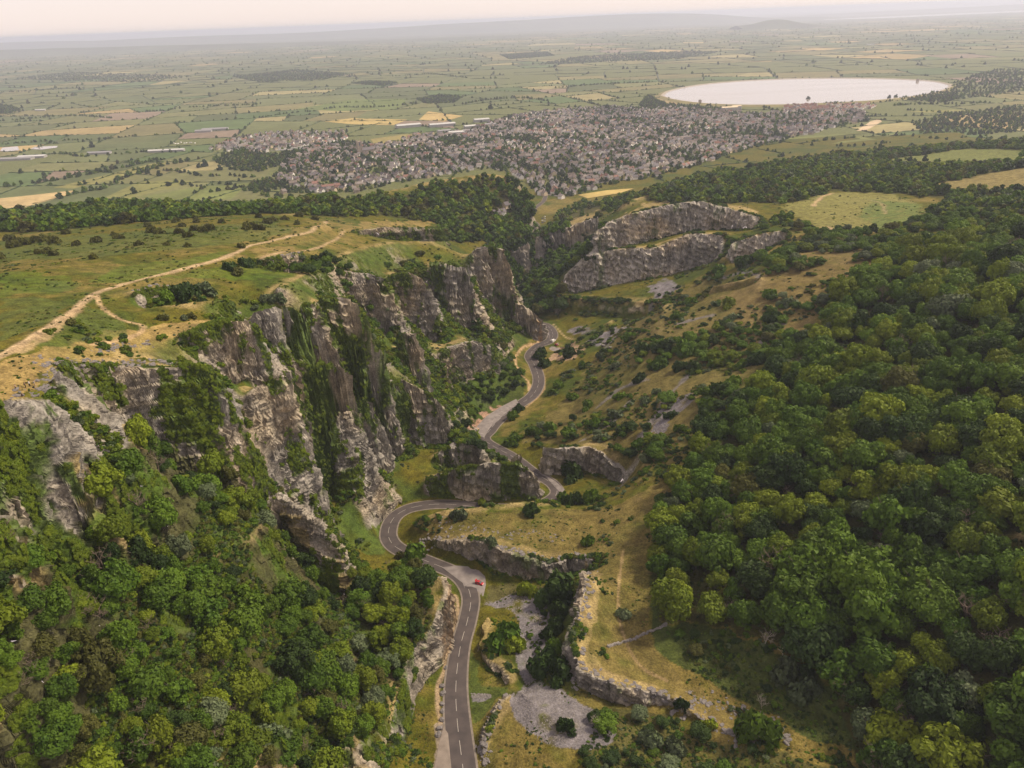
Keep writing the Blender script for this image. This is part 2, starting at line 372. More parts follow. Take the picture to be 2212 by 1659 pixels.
fine = np.zeros((NT - 1, NR - 1), bool); c4 = sd[:-1, :-1] | sd[1:, :-1] | sd[:-1, 1:] | sd[1:, 1:]
v4 = vis[:-1, :-1]
fine[:, :J1] = (c4 & v4)[:, :J1]
fs = SB[:-1, :-1] > 2.4; fs = fs | np.roll(fs, 1, 0) | np.roll(fs, 1, 1) | np.roll(fs, -1, 0) | np.roll(fs, -1, 1)
fine2 = fine & fs; fine = fine & ~fs
norm_ = np.zeros_like(fine); norm_[:, :J1] = (v4 & ~c4)[:, :J1]
print('cells', fine.sum(), fine2.sum(), norm_.sum())
parts_ = [emit(cells_of(fine2), 1, 5)]
parts_.append(emit(cells_of(fine), 1, 3)); parts_.append(emit(cells_of(norm_), 1, 1))
ic, jc = np.meshgrid(np.arange(0, NTe, 2), np.arange(J1, NRe, 2), indexing='ij'); ok = vis[ic, jc]
parts_.append(emit((ic[ok], jc[ok]), 2, 1))
vi = np.concatenate([p[0] for p in parts_]); vj = np.concatenate([p[1] for p in parts_]); off = 0; Q = []
for p in parts_: Q.append(p[2] + off); off += len(p[0])
Q = np.vstack(Q)
th = TH0 + DL * vi; rr = np.exp(RH0 + DL * vj); x = np.sin(th) * rr; y = np.cos(th) * rr; z = bil(H, vi, vj)
sl = bil(SB, vi, vj); nx = bil(NX, vi, vj); ny = bil(NY, vi, vj); rim = bil(RIM, vi, vj)
WESTX = lambda yy: np.interp(yy, [100, 230, 300, 319, 321, 350, 400, 440, 500, 560, 600, 640], [-35, -40, -75, -75, 12, 0, -25, -12, 10, 5, 28, 18])
ww_ = ((x < WESTX(y)) & (y > 235) & (y < 640)) * 0.35
rockm = sstep(1.15 - ww_, 1.9 - ww_, sl + 0.25 * vnoise(x / 9, y / 9, z / 9))
sc = np.clip(rr / 300.0, 0.9, 2.2)
along = -ny * x + nx * y
m = rockm > 0.01
disp = np.zeros_like(x)
xm, ym, zm = x[m], y[m], z[m]; dipz = zm + 0.30 * xm - 0.12 * ym
ribs = 1 - 2 * np.abs(vnoise(xm / 12, ym / 12, zm / 42)); ribs2 = 1 - 2 * np.abs(vnoise(xm / 4.2 + 7, ym / 4.2, zm / 11))
bed = (dipz / 5.2 + 0.5 * vnoise(xm / 14, ym / 14, zm / 14)); bf = bed - np.floor(bed)
bed2 = (dipz / 1.9 + 0.6 * vnoise(xm / 5, ym / 5, zm / 5)); bf2 = bed2 - np.floor(bed2)
blocks = vnoise(np.floor(xm / 2.6 + 0.4 * vnoise(xm / 6, ym / 6, zm / 6)), np.floor(ym / 2.6), np.floor(bed) * 1.0)
disp[m] = (1.6 * ribs + 0.7 * ribs2 + 1.5 * (bf ** 2 - 0.33) + 0.65 * (bf2 - 0.5) + 0.9 * blocks + 0.8 * fbm(xm / 2.4, ym / 2.4, zm / 2.4, 3)) * sc[m] ** 0.9
disp *= rockm * np.clip(sl / 3.0, 0.55, 1.0)
x = x + nx * disp; y = y + ny * disp
z = z + rockm * 0.35 * vnoise(x / 1.5, y / 1.5, z / 1.5)
GV = np.stack([x, y, z], 1); GSL, GRIM, GROCK, GR = sl, rim, rockm, rr
print('ground verts', len(GV), 'quads', len(Q), round(time.time() - T0, 1))
# ------------------------------------------------------------------ materials
def mat_nodes(name):
    m = bpy.data.materials.new(name); m.use_nodes = True; nt = m.node_tree; b = nt.nodes['Principled BSDF']
    b.inputs['Roughness'].default_value = 0.9; b.inputs['Specular IOR Level'].default_value = 0.15
    return m, nt, b
def nd(nt, typ, **kw):
    n = nt.nodes.new(typ)
    for k, v in kw.items():
        if k.startswith('i_'): n.inputs[k[2:].replace('_', ' ')].default_value = v
        else: setattr(n, k, v)
    return n
def plain(name, col, rough=0.8, var=0.15, scale=1.0, spec=0.2, metal=0.0, rnd=0.0):
    m, nt, b = mat_nodes(name); b.inputs['Roughness'].default_value = rough; b.inputs['Specular IOR Level'].default_value = spec
    b.inputs['Metallic'].default_value = metal
    tc = nd(nt, 'ShaderNodeTexCoord'); no = nd(nt, 'ShaderNodeTexNoise'); no.inputs['Scale'].default_value = scale; no.inputs['Detail'].default_value = 3
    nt.links.new(tc.outputs['Object'], no.inputs['Vector'])
    mr = nd(nt, 'ShaderNodeMapRange'); mr.inputs['To Min'].default_value = 1 - var; mr.inputs['To Max'].default_value = 1 + var
    mr.inputs['From Min'].default_value = 0.3; mr.inputs['From Max'].default_value = 0.7
    nt.links.new(no.outputs['Fac'], mr.inputs['Value']); val = mr.outputs[0]
    if rnd:
        oi = nd(nt, 'ShaderNodeObjectInfo'); m2 = nd(nt, 'ShaderNodeMapRange'); m2.inputs['To Min'].default_value = 1 - rnd; m2.inputs['To Max'].default_value = 1 + rnd
        nt.links.new(oi.outputs['Random'], m2.inputs['Value']); mu = nd(nt, 'ShaderNodeMath', operation='MULTIPLY')
        nt.links.new(val, mu.inputs[0]); nt.links.new(m2.outputs[0], mu.inputs[1]); val = mu.outputs[0]
    vm = nd(nt, 'ShaderNodeVectorMath', operation='SCALE'); vm.inputs[0].default_value = col[:3]; nt.links.new(val, vm.inputs['Scale'])
    nt.links.new(vm.outputs[0], b.inputs['Base Color']); return m
def ground_mat(name, scales=(0.35, 1.6), bump=0.6, var=(0.72, 1.28)):
    m, nt, b = mat_nodes(name); b.inputs['Roughness'].default_value = 0.95; b.inputs['Specular IOR Level'].default_value = 0.08
    a = nd(nt, 'ShaderNodeVertexColor', layer_name='Col'); g = nd(nt, 'ShaderNodeNewGeometry')
    v = None
    for s in scales:
        no = nd(nt, 'ShaderNodeTexNoise'); no.inputs['Scale'].default_value = s; no.inputs['Detail'].default_value = 4; no.inputs['Roughness'].default_value = 0.65
        nt.links.new(g.outputs['Position'], no.inputs['Vector'])
        mr = nd(nt, 'ShaderNodeMapRange'); mr.inputs['From Min'].default_value = 0.32; mr.inputs['From Max'].default_value = 0.68
        mr.inputs['To Min'].default_value = var[0]; mr.inputs['To Max'].default_value = var[1]; nt.links.new(no.outputs['Fac'], mr.inputs['Value'])
        if v is None: v = mr.outputs[0]; n1 = no
        else:
            mu = nd(nt, 'ShaderNodeMath', operation='MULTIPLY'); nt.links.new(v, mu.inputs[0]); nt.links.new(mr.outputs[0], mu.inputs[1]); v = mu.outputs[0]
    vm = nd(nt, 'ShaderNodeVectorMath', operation='SCALE'); nt.links.new(a.outputs['Color'], vm.inputs[0]); nt.links.new(v, vm.inputs['Scale'])
    nt.links.new(vm.outputs[0], b.inputs['Base Color'])
    if bump:
        bp = nd(nt, 'ShaderNodeBump'); bp.inputs['Strength'].default_value = bump; bp.inputs['Distance'].default_value = 0.5
        nt.links.new(no.outputs['Fac'], bp.inputs['Height']); nt.links.new(bp.outputs[0], b.inputs['Normal'])
    return m

# ------------------------------------------------------------------ what grows or lies where (own colours of the ground, far east crag lightened against shade)
C3 = lambda *c: np.array(c, float)
x, y, z = GV.T
n1 = fbm(x / 30, y / 30, z * 0, 4); n2 = fbm(x / 6, y / 6, z / 6, 3); n3 = fbm(x / 1.8, y / 1.8, z / 1.8, 2); n4 = fbm(x / 75 + 5, y / 75, z * 0, 3)
near = GR < 1300
green = C3(0.047, 0.068, 0.007); olive = C3(0.098, 0.088, 0.012); dry = C3(0.215, 0.160, 0.058); straw = C3(0.30, 0.232, 0.105)
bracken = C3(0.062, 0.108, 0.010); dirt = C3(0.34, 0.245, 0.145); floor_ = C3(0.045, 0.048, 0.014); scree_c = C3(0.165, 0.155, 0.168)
col = green[None] + (olive - green)[None] * sstep(-0.6, 0.35, n1 + 0.5 * n2)[:, None]
def mixc(w, c):
    global col
    col = col + (np.asarray(c) - col) * np.clip(w, 0, 1)[:, None]
wx = x + 2.5 * n2 * np.clip(GR / 250, 0.5, 4); wy = y + 2.5 * vnoise(x / 5 + 31, y / 5, z * 0) * np.clip(GR / 250, 0.5, 4)
def mixk(k, w, c):
    col[k] += (np.asarray(c) - col[k]) * np.clip(w, 0, 1)[:, None]
def region(poly_uv, c, s=1.0, br=0.0, bs=None):
    P_ = area(*poly_uv); k = np.nonzero(inpoly(wx, wy, P_))[0]
    if br: mixk(k, s * sstep(-br, br, (n2 if bs is None else bs)[k] + 0.35), c)
    else: mixk(k, np.full(len(k), s), c)
def pathline(uv, width, c=dirt, s=1.0, jag=0.5):
    P_ = catmull(hits(list(uv)), 2.0); b0 = P_.min(0) - 8; b1 = P_.max(0) + 8
    k = np.nonzero((x > b0[0]) & (x < b1[0]) & (y > b0[1]) & (y < b1[1]))[0]
    d = dist_line(x[k], y[k], P_) + jag * n2[k] * width; mixk(k, sstep(width, width * 0.45, d) * s, c)
mixc(sstep(0.1, 0.55, n4 + 0.4 * n2) * 0.5 * near, dry)
mixc(sstep(0.15, 0.6, fbm(x / 11 + 40, y / 11, z * 0, 3)) * 0.45 * near, C3(0.05, 0.07, 0.012))
# woods have a dark litter floor
WOODS = {
 'east': [(1425,1120),(1480,1030),(1495,960),(1560,905),(1640,850),(1680,770),(1770,740),(1800,660),(1880,610),(1960,555),(2100,510),(2212,480),(2560,470),(2620,1000),(2620,1659),(2400,1900),(1900,1720),(1840,1610),(1800,1480),(1700,1400),(1560,1350),(1430,1340),(1415,1240)],
 'west': [(-200,1330),(60,1285),(140,1235),(195,1130),(270,1040),(340,965),(430,1015),(500,1040),(545,1085),(610,1130),(668,1190),(712,1290),(760,1240),(860,1225),(932,1245),(936,1320),(880,1415),(835,1540),(760,1625),(700,1800),(-300,1900)],
 'northwest': [(-200,520),(0,500),(120,500),(260,485),(430,470),(560,462),(660,465),(760,470),(800,465),(940,480),(960,520),(1060,525),(1100,510),(1110,480),(1150,450),(1165,430),(1110,392),(1050,384),(960,395),(850,425),(740,440),(600,445),(400,440),(250,438),(0,465),(-200,475)],
 'northeast': [(1180,500),(1290,455),(1400,430),(1560,440),(1700,440),(1800,412),(1960,420),(2040,430),(2240,470),(2400,440),(2400,300),(2212,304),(2000,318),(1800,336),(1650,356),(1500,385),(1380,420),(1260,435),(1200,470)],
}
GAPS = [[(1690,445),(1800,415),(1930,418),(1990,440),(1990,470),(1900,500),(1760,490)], [(1990,400),(2212,362),(2400,360),(2400,415),(2212,412),(2080,415)], [(1880,348),(2080,322),(2212,322),(2400,326),(2300,350),(2000,358)]]
WOODP = {k: area(*v) for k, v in WOODS.items()}; GAPP = [area(*g) for g in GAPS]
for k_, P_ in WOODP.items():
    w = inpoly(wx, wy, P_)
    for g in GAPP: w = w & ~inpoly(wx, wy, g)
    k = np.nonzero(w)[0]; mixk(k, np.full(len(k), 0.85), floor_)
# meadows and slopes
region([(-260,900),(0,872),(60,858),(135,776),(240,782),(440,788),(365,738),(550,692),(500,685),(330,705),(230,715),(100,755),(0,785),(-200,815)], C3(0.255,0.185,0.070), 0.9)
region([(365,738),(440,704),(545,690),(560,668),(680,655),(700,640),(600,640),(500,660),(420,690),(340,715)], dry, 0.55, 0.5)
region([(640,590),(700,620),(780,650),(840,595),(760,580),(700,575)], dry, 0.7, 0.3)
region([(540,560),(650,545),(630,530),(560,535),(480,560)], dry, 0.7, 0.3)
region([(700,505),(830,490),(940,487),(930,475),(780,478),(690,490)], dry, 0.8, 0.3)
region([(905,1172),(930,1120),(985,1103),(1100,1106),(1200,1098),(1330,1088),(1430,1045),(1475,1060),(1430,1150),(1405,1250),(1400,1380),(1480,1475),(1600,1535),(1700,1590),(1640,1600),(1560,1572),(1400,1490),(1260,1450),(1225,1385),(1265,1240),(1270,1205),(1190,1220),(1050,1170)], C3(0.142,0.112,0.038), 0.8, 0.8, n1 + 0.5 * n2 + 0.25)
region([(1275,1210),(1300,1240),(1290,1330),(1270,1400),(1310,1450),(1400,1480),(1450,1505),(1260,1450),(1225,1385),(1265,1240)], straw, 0.55, 0.6)
region([(1400,1245),(1430,1345),(1560,1355),(1700,1410),(1800,1490),(1860,1620),(1760,1600),(1640,1530),(1500,1460),(1415,1400)], C3(0.042,0.062,0.015), 0.9, 0.4, n2 + 0.3)
region([(1290,1530),(1450,1545),(1560,1600),(1700,1625),(1900,1700),(1700,1760),(1400,1720),(1250,1650)], C3(0.07,0.072,0.024), 0.8, 0.5, n2 + 0.2)
region([(1180,905),(1290,770),(1440,640),(1560,570),(1650,590),(1660,720),(1620,830),(1500,920),(1470,1000),(1340,1010),(1180,960),(1110,945)], C3(0.125,0.105,0.036), 0.9, 0.9, n1 + 0.4 * n2 + 0.3)
region([(1560,640),(1640,600),(1760,510),(1930,520),(1900,570),(1800,640),(1700,770),(1640,760)], C3(0.150,0.115,0.045), 0.9, 0.8, n2 + 0.2)
region(GAPS[0], C3(0.17,0.165,0.05), 0.9, 0.0); region([(1880,430),(1990,440),(1990,470),(1900,500),(1860,470)], C3(0.085,0.125,0.03), 0.8, 0.4)
region(GAPS[1], C3(0.185,0.155,0.06), 0.9); region(GAPS[2], C3(0.13,0.15,0.045), 0.9)
region([(1500,445),(1430,442),(1300,490),(1290,478),(1400,436),(1520,432),(1640,460),(1620,468)], straw, 0.8, 0.3)
region([(1110,530),(1180,498),(1290,455),(1290,470),(1190,512)], straw, 0.8, 0.3)
# bracken and heather patches on the west plateau
for q in [[(190,610),(260,575),(400,560),(500,540),(480,555),(380,583),(260,612)],[(330,600),(470,600),(640,600),(620,560),(480,575)],[(0,590),(160,600),(140,630),(0,640)]]:
    region(q, bracken, 0.6, 0.35)
for q in [[(60,740),(200,660),(290,720),(200,735),(90,755)],[(0,640),(150,650),(120,690),(0,740)],[(100,610),(180,605),(150,630),(90,635)],[(0,520),(300,500),(600,480),(640,500),(480,530),(200,560),(0,560)]]:
    region(q, C3(0.066,0.092,0.022), 0.7, 0.5)
region([(250,760),(430,770),(440,788),(240,783)], straw, 0.7, 0.6)
# rims of crags are grazed and dry
mixc(sstep(0.35, 1.5, GRIM * np.clip(300 / GR, 0.3, 2)) * 0.75 * (GR < 1100) * sstep(-0.6, 0.2, n2), straw * 0.95)
region([(960,860),(1024,818),(1072,797),(1108,775),(1142,826),(1130,868),(1085,876),(1010,903),(980,940)], C3(0.042,0.065,0.014), 0.9, 0.3)
region([(1105,560),(1180,525),(1290,480),(1300,505),(1285,565),(1230,600),(1150,650),(1112,630)], C3(0.040,0.058,0.014), 0.85)
# grassy nook, verges
region([(660,1070),(735,1045),(830,1040),(850,1090),(828,1150),(835,1195),(770,1190),(735,1170),(690,1120)], C3(0.072,0.105,0.02), 0.9, 0.3)
region([(1030,1470),(1100,1490),(1050,1540),(1022,1560),(1012,1470),(1018,1400),(1035,1430)], C3(0.06,0.085,0.018), 0.85)
region([(1060,1260),(1180,1270),(1200,1300),(1080,1300),(1040,1310)], C3(0.09,0.085,0.035), 0.85)
WESTX_ = lambda yy: np.interp(yy, [100, 230, 300, 319, 321, 350, 400, 440, 500, 560, 600, 640], [-35, -40, -75, -75, 12, 0, -25, -12, 10, 5, 28, 18])
# bare rock on steep faces, with ivy and moss hanging from the ledges
warm = sstep(-0.3, 0.5, fbm(x / 26, y / 26, z / 18, 3)); st = vnoise(x / 2.4, y / 2.4, z / 9)
rock = C3(0.24,0.225,0.198)[None] + (C3(0.31,0.262,0.19) - C3(0.24,0.225,0.198))[None] * warm[:, None]
rock = rock * (1 + 0.20 * st + 0.20 * n3)[:, None]
rock = rock + (C3(0.36,0.335,0.30) - rock) * (sstep(0.25, 0.7, vnoise(x / 5, y / 5, z / 11)) * 0.38)[:, None]
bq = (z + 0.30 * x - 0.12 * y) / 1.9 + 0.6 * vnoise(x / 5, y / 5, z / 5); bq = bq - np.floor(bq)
rock = rock * (1 + 0.35 * sstep(550, 640, y) * (x > 68))[:, None]  # far east crag: pale limestone, lightened further because its faces lie in shade
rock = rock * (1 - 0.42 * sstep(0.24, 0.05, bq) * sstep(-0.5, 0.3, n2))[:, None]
inwest = inpoly(wx, wy, WOODP['west'])
RK_ = GROCK * (1 - 0.9 * inwest)
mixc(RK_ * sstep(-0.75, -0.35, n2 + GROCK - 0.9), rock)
IVY = fbm(x / 13 + 3, y / 13, z / 26, 3) + 0.35 * vnoise(x / 3.2, y / 3.2, z / 9)
westwall = (x < WESTX(y)) & (y > 110) & (y < 680)
eastwall = x >= WESTX(y)
ivym = GROCK * (sstep(0.02, 0.22, IVY) * westwall + 0.7 * sstep(0.34, 0.5, IVY) * eastwall)
mixc(ivym * 0.9, C3(0.062,0.105,0.014))
mixc((1 - GROCK) * sstep(0.45, 0.8, GSL) * westwall * (GR > 200) * 0.8, C3(0.052,0.085,0.016))
# loose stone
SCREE = [[(1045,1300),(1110,1286),(1178,1288),(1202,1340),(1194,1400),(1165,1430),(1170,1470),(1135,1480),(1115,1430),(1112,1390),(1125,1340),(1095,1315)],
         [(1104,1518),(1130,1482),(1200,1478),(1255,1520),(1328,1555),(1335,1595),(1270,1625),(1180,1612),(1120,1558)],
         [(1018,1498),(1060,1500),(1065,1508),(1020,1508)], [(1228,712),(1262,704),(1285,716),(1240,724)], [(1268,735),(1330,705),(1345,712),(1290,750)],
         [(1405,930),(1420,890),(1490,850),(1500,862),(1450,905),(1430,940)], [(1400,620),(1440,600),(1470,620),(1420,650)], [(1130,1430),(1165,1420),(1180,1450),(1140,1470)]]
for q in SCREE: region(q, scree_c, 0.95, 0.25, n2 + 0.1 * n3)
for uv, w_ in [([(1290,880),(1340,840),(1400,820)],2.5),([(1300,760),(1360,700),(1420,640)],2.5),([(1240,960),(1330,900),(1360,870)],2.5),([(1385,940),(1440,860),(1500,800)],2.5),([(1560,600),(1600,590),(1640,600)],3),([(1620,780),(1660,720),(1690,700)],2),([(1460,700),(1500,690),(1540,680)],2)]:
    pathline(uv, w_, scree_c, 0.7, 1.5)
region([(1205,748),(1238,738),(1262,752),(1245,772),(1205,782),(1190,776)], C3(0.33,0.23,0.15), 0.9)
region([(1000,920),(1030,900),(1085,875),(1095,868),(1080,882),(1050,905),(1030,930),(1018,935)], C3(0.30,0.195,0.14), 0.95)
# footpaths worn to the soil
pathline([(-150,830),(-60,800),(0,770),(60,735),(130,690),(190,645),(230,625),(300,605),(380,585),(440,570),(500,550),(560,526),(620,512),(680,492),(705,478)], 2.0, C3(0.33,0.245,0.145), 0.85, 0.25)
pathline([(-60,796),(0,767),(60,732),(130,687),(190,643),(230,624),(300,604),(380,584),(440,569),(500,549),(560,525),(620,511)], 0.7, C3(0.42,0.315,0.19), 0.7, 0.2)
pathline([(40,760),(110,720),(180,660)], 1.6, C3(0.36,0.26,0.15), 0.6)
pathline([(208,638),(222,665),(260,690),(300,700),(310,708),(290,725),(200,745)], 1.2, C3(0.38,0.275,0.155), 0.85)
pathline([(560,560),(640,545),(720,520),(760,500)], 1.6, dirt, 0.7)
pathline([(984,1286),(990,1319),(980,1373),(967,1416),(960,1453),(946,1483),(947,1539),(954,1573),(955,1659)], 1.15, C3(0.30,0.225,0.145), 0.9, 0.3)
region([(932,1700),(945,1560),(966,1560),(975,1700)], C3(0.24,0.20,0.155), 0.9)
pathline([(1170,735),(1130,750),(1114,770),(1114,786),(1124,806),(1142,826),(1144,843)], 1.3, C3(0.36,0.25,0.14), 0.95, 0.2)
pathline([(1164,783),(1174,816),(1174,843),(1137,880)], 1.2, C3(0.36,0.25,0.14), 0.9, 0.2)
pathline([(1195,700),(1215,722),(1240,733)], 1.0, C3(0.34,0.26,0.15), 0.8, 0.2)
pathline([(1757,445),(1770,430),(1795,418)], 2.6, C3(0.38,0.28,0.16), 0.9); pathline([(1780,490),(1840,512),(1880,520),(1925,540)], 3.0, C3(0.38,0.28,0.17), 0.9)
pathline([(1880,432),(1905,440),(1912,462)], 2.0, dirt, 0.5)
pathline([(1345,1190),(1335,1300),(1350,1380),(1385,1440),(1440,1470)], 0.7, C3(0.29,0.21,0.11), 0.7)
pathline([(1265,1215),(1285,1240),(1283,1290)], 0.8, straw, 0.7)
# the plain beyond
mixc((GR > 1300) * sstep(14, 11, z), C3(0.115,0.13,0.05))
col = np.clip(col, 0.01, 0.6)
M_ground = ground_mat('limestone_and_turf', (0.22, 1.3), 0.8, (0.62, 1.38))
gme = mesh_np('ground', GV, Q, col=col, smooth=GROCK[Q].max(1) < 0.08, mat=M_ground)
link('ground', gme, kind='structure')
print('paint', round(time.time() - T0, 1))
# ------------------------------------------------------------------ foliage
def leaf_mat(name, c0, c1, trans=0.25, rnd=0.25):
    m, nt, b = mat_nodes(name); b.inputs['Roughness'].default_value = 0.6; b.inputs['Specular IOR Level'].default_value = 0.2
    oi = nd(nt, 'ShaderNodeObjectInfo'); g = nd(nt, 'ShaderNodeNewGeometry')
    no = nd(nt, 'ShaderNodeTexNoise'); no.inputs['Scale'].default_value = 0.45; no.inputs['Detail'].default_value = 2; nt.links.new(g.outputs['Position'], no.inputs['Vector'])
    ad = nd(nt, 'ShaderNodeMath', operation='ADD'); mu = nd(nt, 'ShaderNodeMath', operation='MULTIPLY'); mu.inputs[1].default_value = 0.55
    nt.links.new(oi.outputs['Random'], mu.inputs[0]); nt.links.new(mu.outputs[0], ad.inputs[0])
    mr = nd(nt, 'ShaderNodeMapRange'); mr.inputs['From Min'].default_value = 0.3; mr.inputs['From Max'].default_value = 0.7; mr.inputs['To Max'].default_value = 0.45
    nt.links.new(no.outputs['Fac'], mr.inputs['Value']); nt.links.new(mr.outputs[0], ad.inputs[1])
    mx = nd(nt, 'ShaderNodeMix', data_type='RGBA'); mx.inputs[6].default_value = (*c0, 1); mx.inputs[7].default_value = (*c1, 1)
    nt.links.new(ad.outputs[0], mx.inputs[0])
    hs = nd(nt, 'ShaderNodeHueSaturation'); w = nd(nt, 'ShaderNodeTexWhiteNoise', noise_dimensions='1D'); nt.links.new(oi.outputs['Random'], w.inputs['W'])
    m2 = nd(nt, 'ShaderNodeMapRange'); m2.inputs['To Min'].default_value = 1 - rnd; m2.inputs['To Max'].default_value = 1 + rnd; nt.links.new(w.outputs['Value'], m2.inputs['Value'])
    nt.links.new(m2.outputs[0], hs.inputs['Value']); nt.links.new(mx.outputs[2], hs.inputs['Color']); nt.links.new(hs.outputs[0], b.inputs['Base Color'])
    t = nd(nt, 'ShaderNodeBsdfTranslucent'); nt.links.new(hs.outputs[0], t.inputs['Color']); ms = nd(nt, 'ShaderNodeMixShader'); ms.inputs[0].default_value = trans
    nt.links.new(b.outputs[0], ms.inputs[1]); nt.links.new(t.outputs[0], ms.inputs[2]); nt.links.new(ms.outputs[0], nt.nodes['Material Output'].inputs['Surface'])
    return m
LEAF = {
 'green': leaf_mat('leaf_mid_green', (0.042, 0.094, 0.008), (0.108, 0.176, 0.012)),
 'lime': leaf_mat('leaf_yellow_green', (0.090, 0.142, 0.008), (0.182, 0.226, 0.013)),
 'dark': leaf_mat('leaf_dark_green', (0.020, 0.045, 0.009), (0.044, 0.078, 0.013)),
 'silver': leaf_mat('leaf_silver', (0.070, 0.105, 0.045), (0.130, 0.160, 0.080), 0.15),
 'olive': leaf_mat('leaf_olive', (0.060, 0.070, 0.014), (0.108, 0.112, 0.022)),
 'ivy': leaf_mat('leaf_ivy', (0.062, 0.105, 0.006), (0.125, 0.165, 0.010), 0.15),
}
M_bark = plain('bark', (0.13, 0.11, 0.085), 0.9, 0.3, 2.0)
M_dead = plain('bare_wood', (0.36, 0.32, 0.26), 0.85, 0.2, 2.0)
def ico(sub=0):
    t = (1 + 5 ** 0.5) / 2
    V = np.array([(-1,t,0),(1,t,0),(-1,-t,0),(1,-t,0),(0,-1,t),(0,1,t),(0,-1,-t),(0,1,-t),(t,0,-1),(t,0,1),(-t,0,-1),(-t,0,1)], float); V /= np.linalg.norm(V[0])
    F = np.array([(0,11,5),(0,5,1),(0,1,7),(0,7,10),(0,10,11),(1,5,9),(5,11,4),(11,10,2),(10,7,6),(7,1,8),(3,9,4),(3,4,2),(3,2,6),(3,6,8),(3,8,9),(4,9,5),(2,4,11),(6,2,10),(8,6,7),(9,8,1)])
    for _ in range(sub):
        nv = list(V); mid = {}; nf = []
        def mp(a, b):
            k = (min(a, b), max(a, b))
            if k not in mid: q = nv[a] + nv[b]; nv.append(q / np.linalg.norm(q)); mid[k] = len(nv) - 1
            return mid[k]
        for a, b, c in F:
            p, q, r = mp(a, b), mp(b, c), mp(c, a); nf += [(a, p, r), (b, q, p), (c, r, q), (p, q, r)]
        V = np.array(nv); F = np.array(nf)
    return V, F
ICO0, ICO1 = ico(0), ico(1)
def crown_mesh(name, seed, mat, nl=16, nq=1300, leaf=0.105, flat=0.75, lo=0.30, spread=0.62, tall=1.0, dome=False):
    """unit crown: radius about 1, from z = lo to about 2 * flat; lobes with leaf faces"""
    r = np.random.default_rng(seed); V = []; F = []; nv = 0
    if dome:                                      # boughs set over a dome, as on a broad old crown
        dd = r.normal(size=(nl * 3, 3)); dd[:, 2] = np.abs(dd[:, 2]) * 1.1 - 0.25; dd /= np.linalg.norm(dd, axis=1)[:, None]
        keep = [dd[0]]
        for q in dd[1:]:
            if len(keep) < nl and min(np.linalg.norm(q - k) for k in keep) > 0.36: keep.append(q)
        dd = np.array(keep); nl = len(dd); R_ = 0.17 + 0.19 * r.random(nl)
        squash = np.array([0.86 + 0.2 * r.random(), 0.86 + 0.2 * r.random(), flat])
        C = dd * (0.56 + 0.36 * r.random((nl, 1))) * squash + np.array([0, 0, lo + flat * 0.75]); CC = np.array([0, 0, lo + flat * 0.55])
    else:
        ang = r.random(nl) * 2 * PI; rad = spread * np.sqrt(r.random(nl)); hz_ = r.random(nl)
        C = np.stack([np.cos(ang) * rad, np.sin(ang) * rad, lo + 0.25 + (2 * flat - lo - 0.5) * hz_ * (1 - 0.55 * (rad / spread) ** 2)], 1); C[:, 2] *= tall
        C[:, :2] *= (1.15 - 0.45 * np.abs(hz_ - 0.35))[:, None]
        R_ = 0.20 + 0.22 * r.random(nl) ** 1.4; CC = None
    if CC is not None: v = ICO1[0] * np.array([0.52, 0.52, flat * 0.55]) + CC; V.append(v); F.append(ICO1[1] + nv); nv += len(v)
    for c, q in zip(C, R_):                       # solid inner lobes, added to block light through the crown
        v = ICO0[0] * q * 0.74 * np.array([1, 1, 0.85]) + c; V.append(v); F.append(ICO0[1] + nv); nv += len(v)
    per = np.maximum(20, (nq * R_ ** 2 / (R_ ** 2).sum()).astype(int)); LV = []; 
    for c, q, k in zip(C, R_, per):
        d = r.normal(size=(k, 3)); d[:, 2] = d[:, 2] * 0.8 + 0.35; d /= np.linalg.norm(d, axis=1)[:, None]
        p = c + d * (q * (0.78 + 0.38 * r.random((k, 1)))) * np.array([1, 1, 0.85])
        nrm = d + 0.5 * r.normal(size=(k, 3))
        if CC is not None: g_ = p - CC; g_ /= np.linalg.norm(g_, axis=1)[:, None]; nrm = nrm + 0.55 * g_; nrm /= np.linalg.norm(nrm, axis=1)[:, None]
        a = np.cross(nrm, r.normal(size=(k, 3))); a /= np.linalg.norm(a, axis=1)[:, None]; b = np.cross(nrm, a)
        s = leaf * (0.6 + 0.8 * r.random((k, 1)))
        LV.append(np.stack([p - a * s, p - b * s * 0.6, p + a * s], 1)); LV.append(np.stack([p - a * s, p + a * s, p + b * s * 0.6 + nrm * s * 0.3], 1))
    L = np.concatenate(LV); V.append(L.reshape(-1, 3)); F.append(np.arange(len(L) * 3).reshape(-1, 3) + nv)
    return mesh_np(name, np.vstack(V), np.vstack(F), smooth=False, mat=mat)
def tube(P_, R_, n=6):
    P_ = np.asarray(P_, float); t = np.gradient(P_, axis=0); t /= np.linalg.norm(t, axis=1)[:, None] + 1e-9
    ref = np.array([0.31, 0.95, 0.05]); a = np.cross(t, ref); a /= np.linalg.norm(a, axis=1)[:, None] + 1e-9; b = np.cross(t, a)
    w = np.arange(n) * 2 * PI / n; V = (P_[:, None] + (a[:, None] * np.cos(w)[None, :, None] + b[:, None] * np.sin(w)[None, :, None]) * np.asarray(R_)[:, None, None]).reshape(-1, 3)
    F = [(i * n + k, i * n + (k + 1) % n, (i + 1) * n + (k + 1) % n, (i + 1) * n + k) for i in range(len(P_) - 1) for k in range(n)]
    return V, np.array(F)
def join(pieces):
    V = []; F = []; n = 0
    for v, f in pieces: V.append(v); F.append(np.asarray(f) + n); n += len(v)
    return np.vstack(V), np.vstack(F)
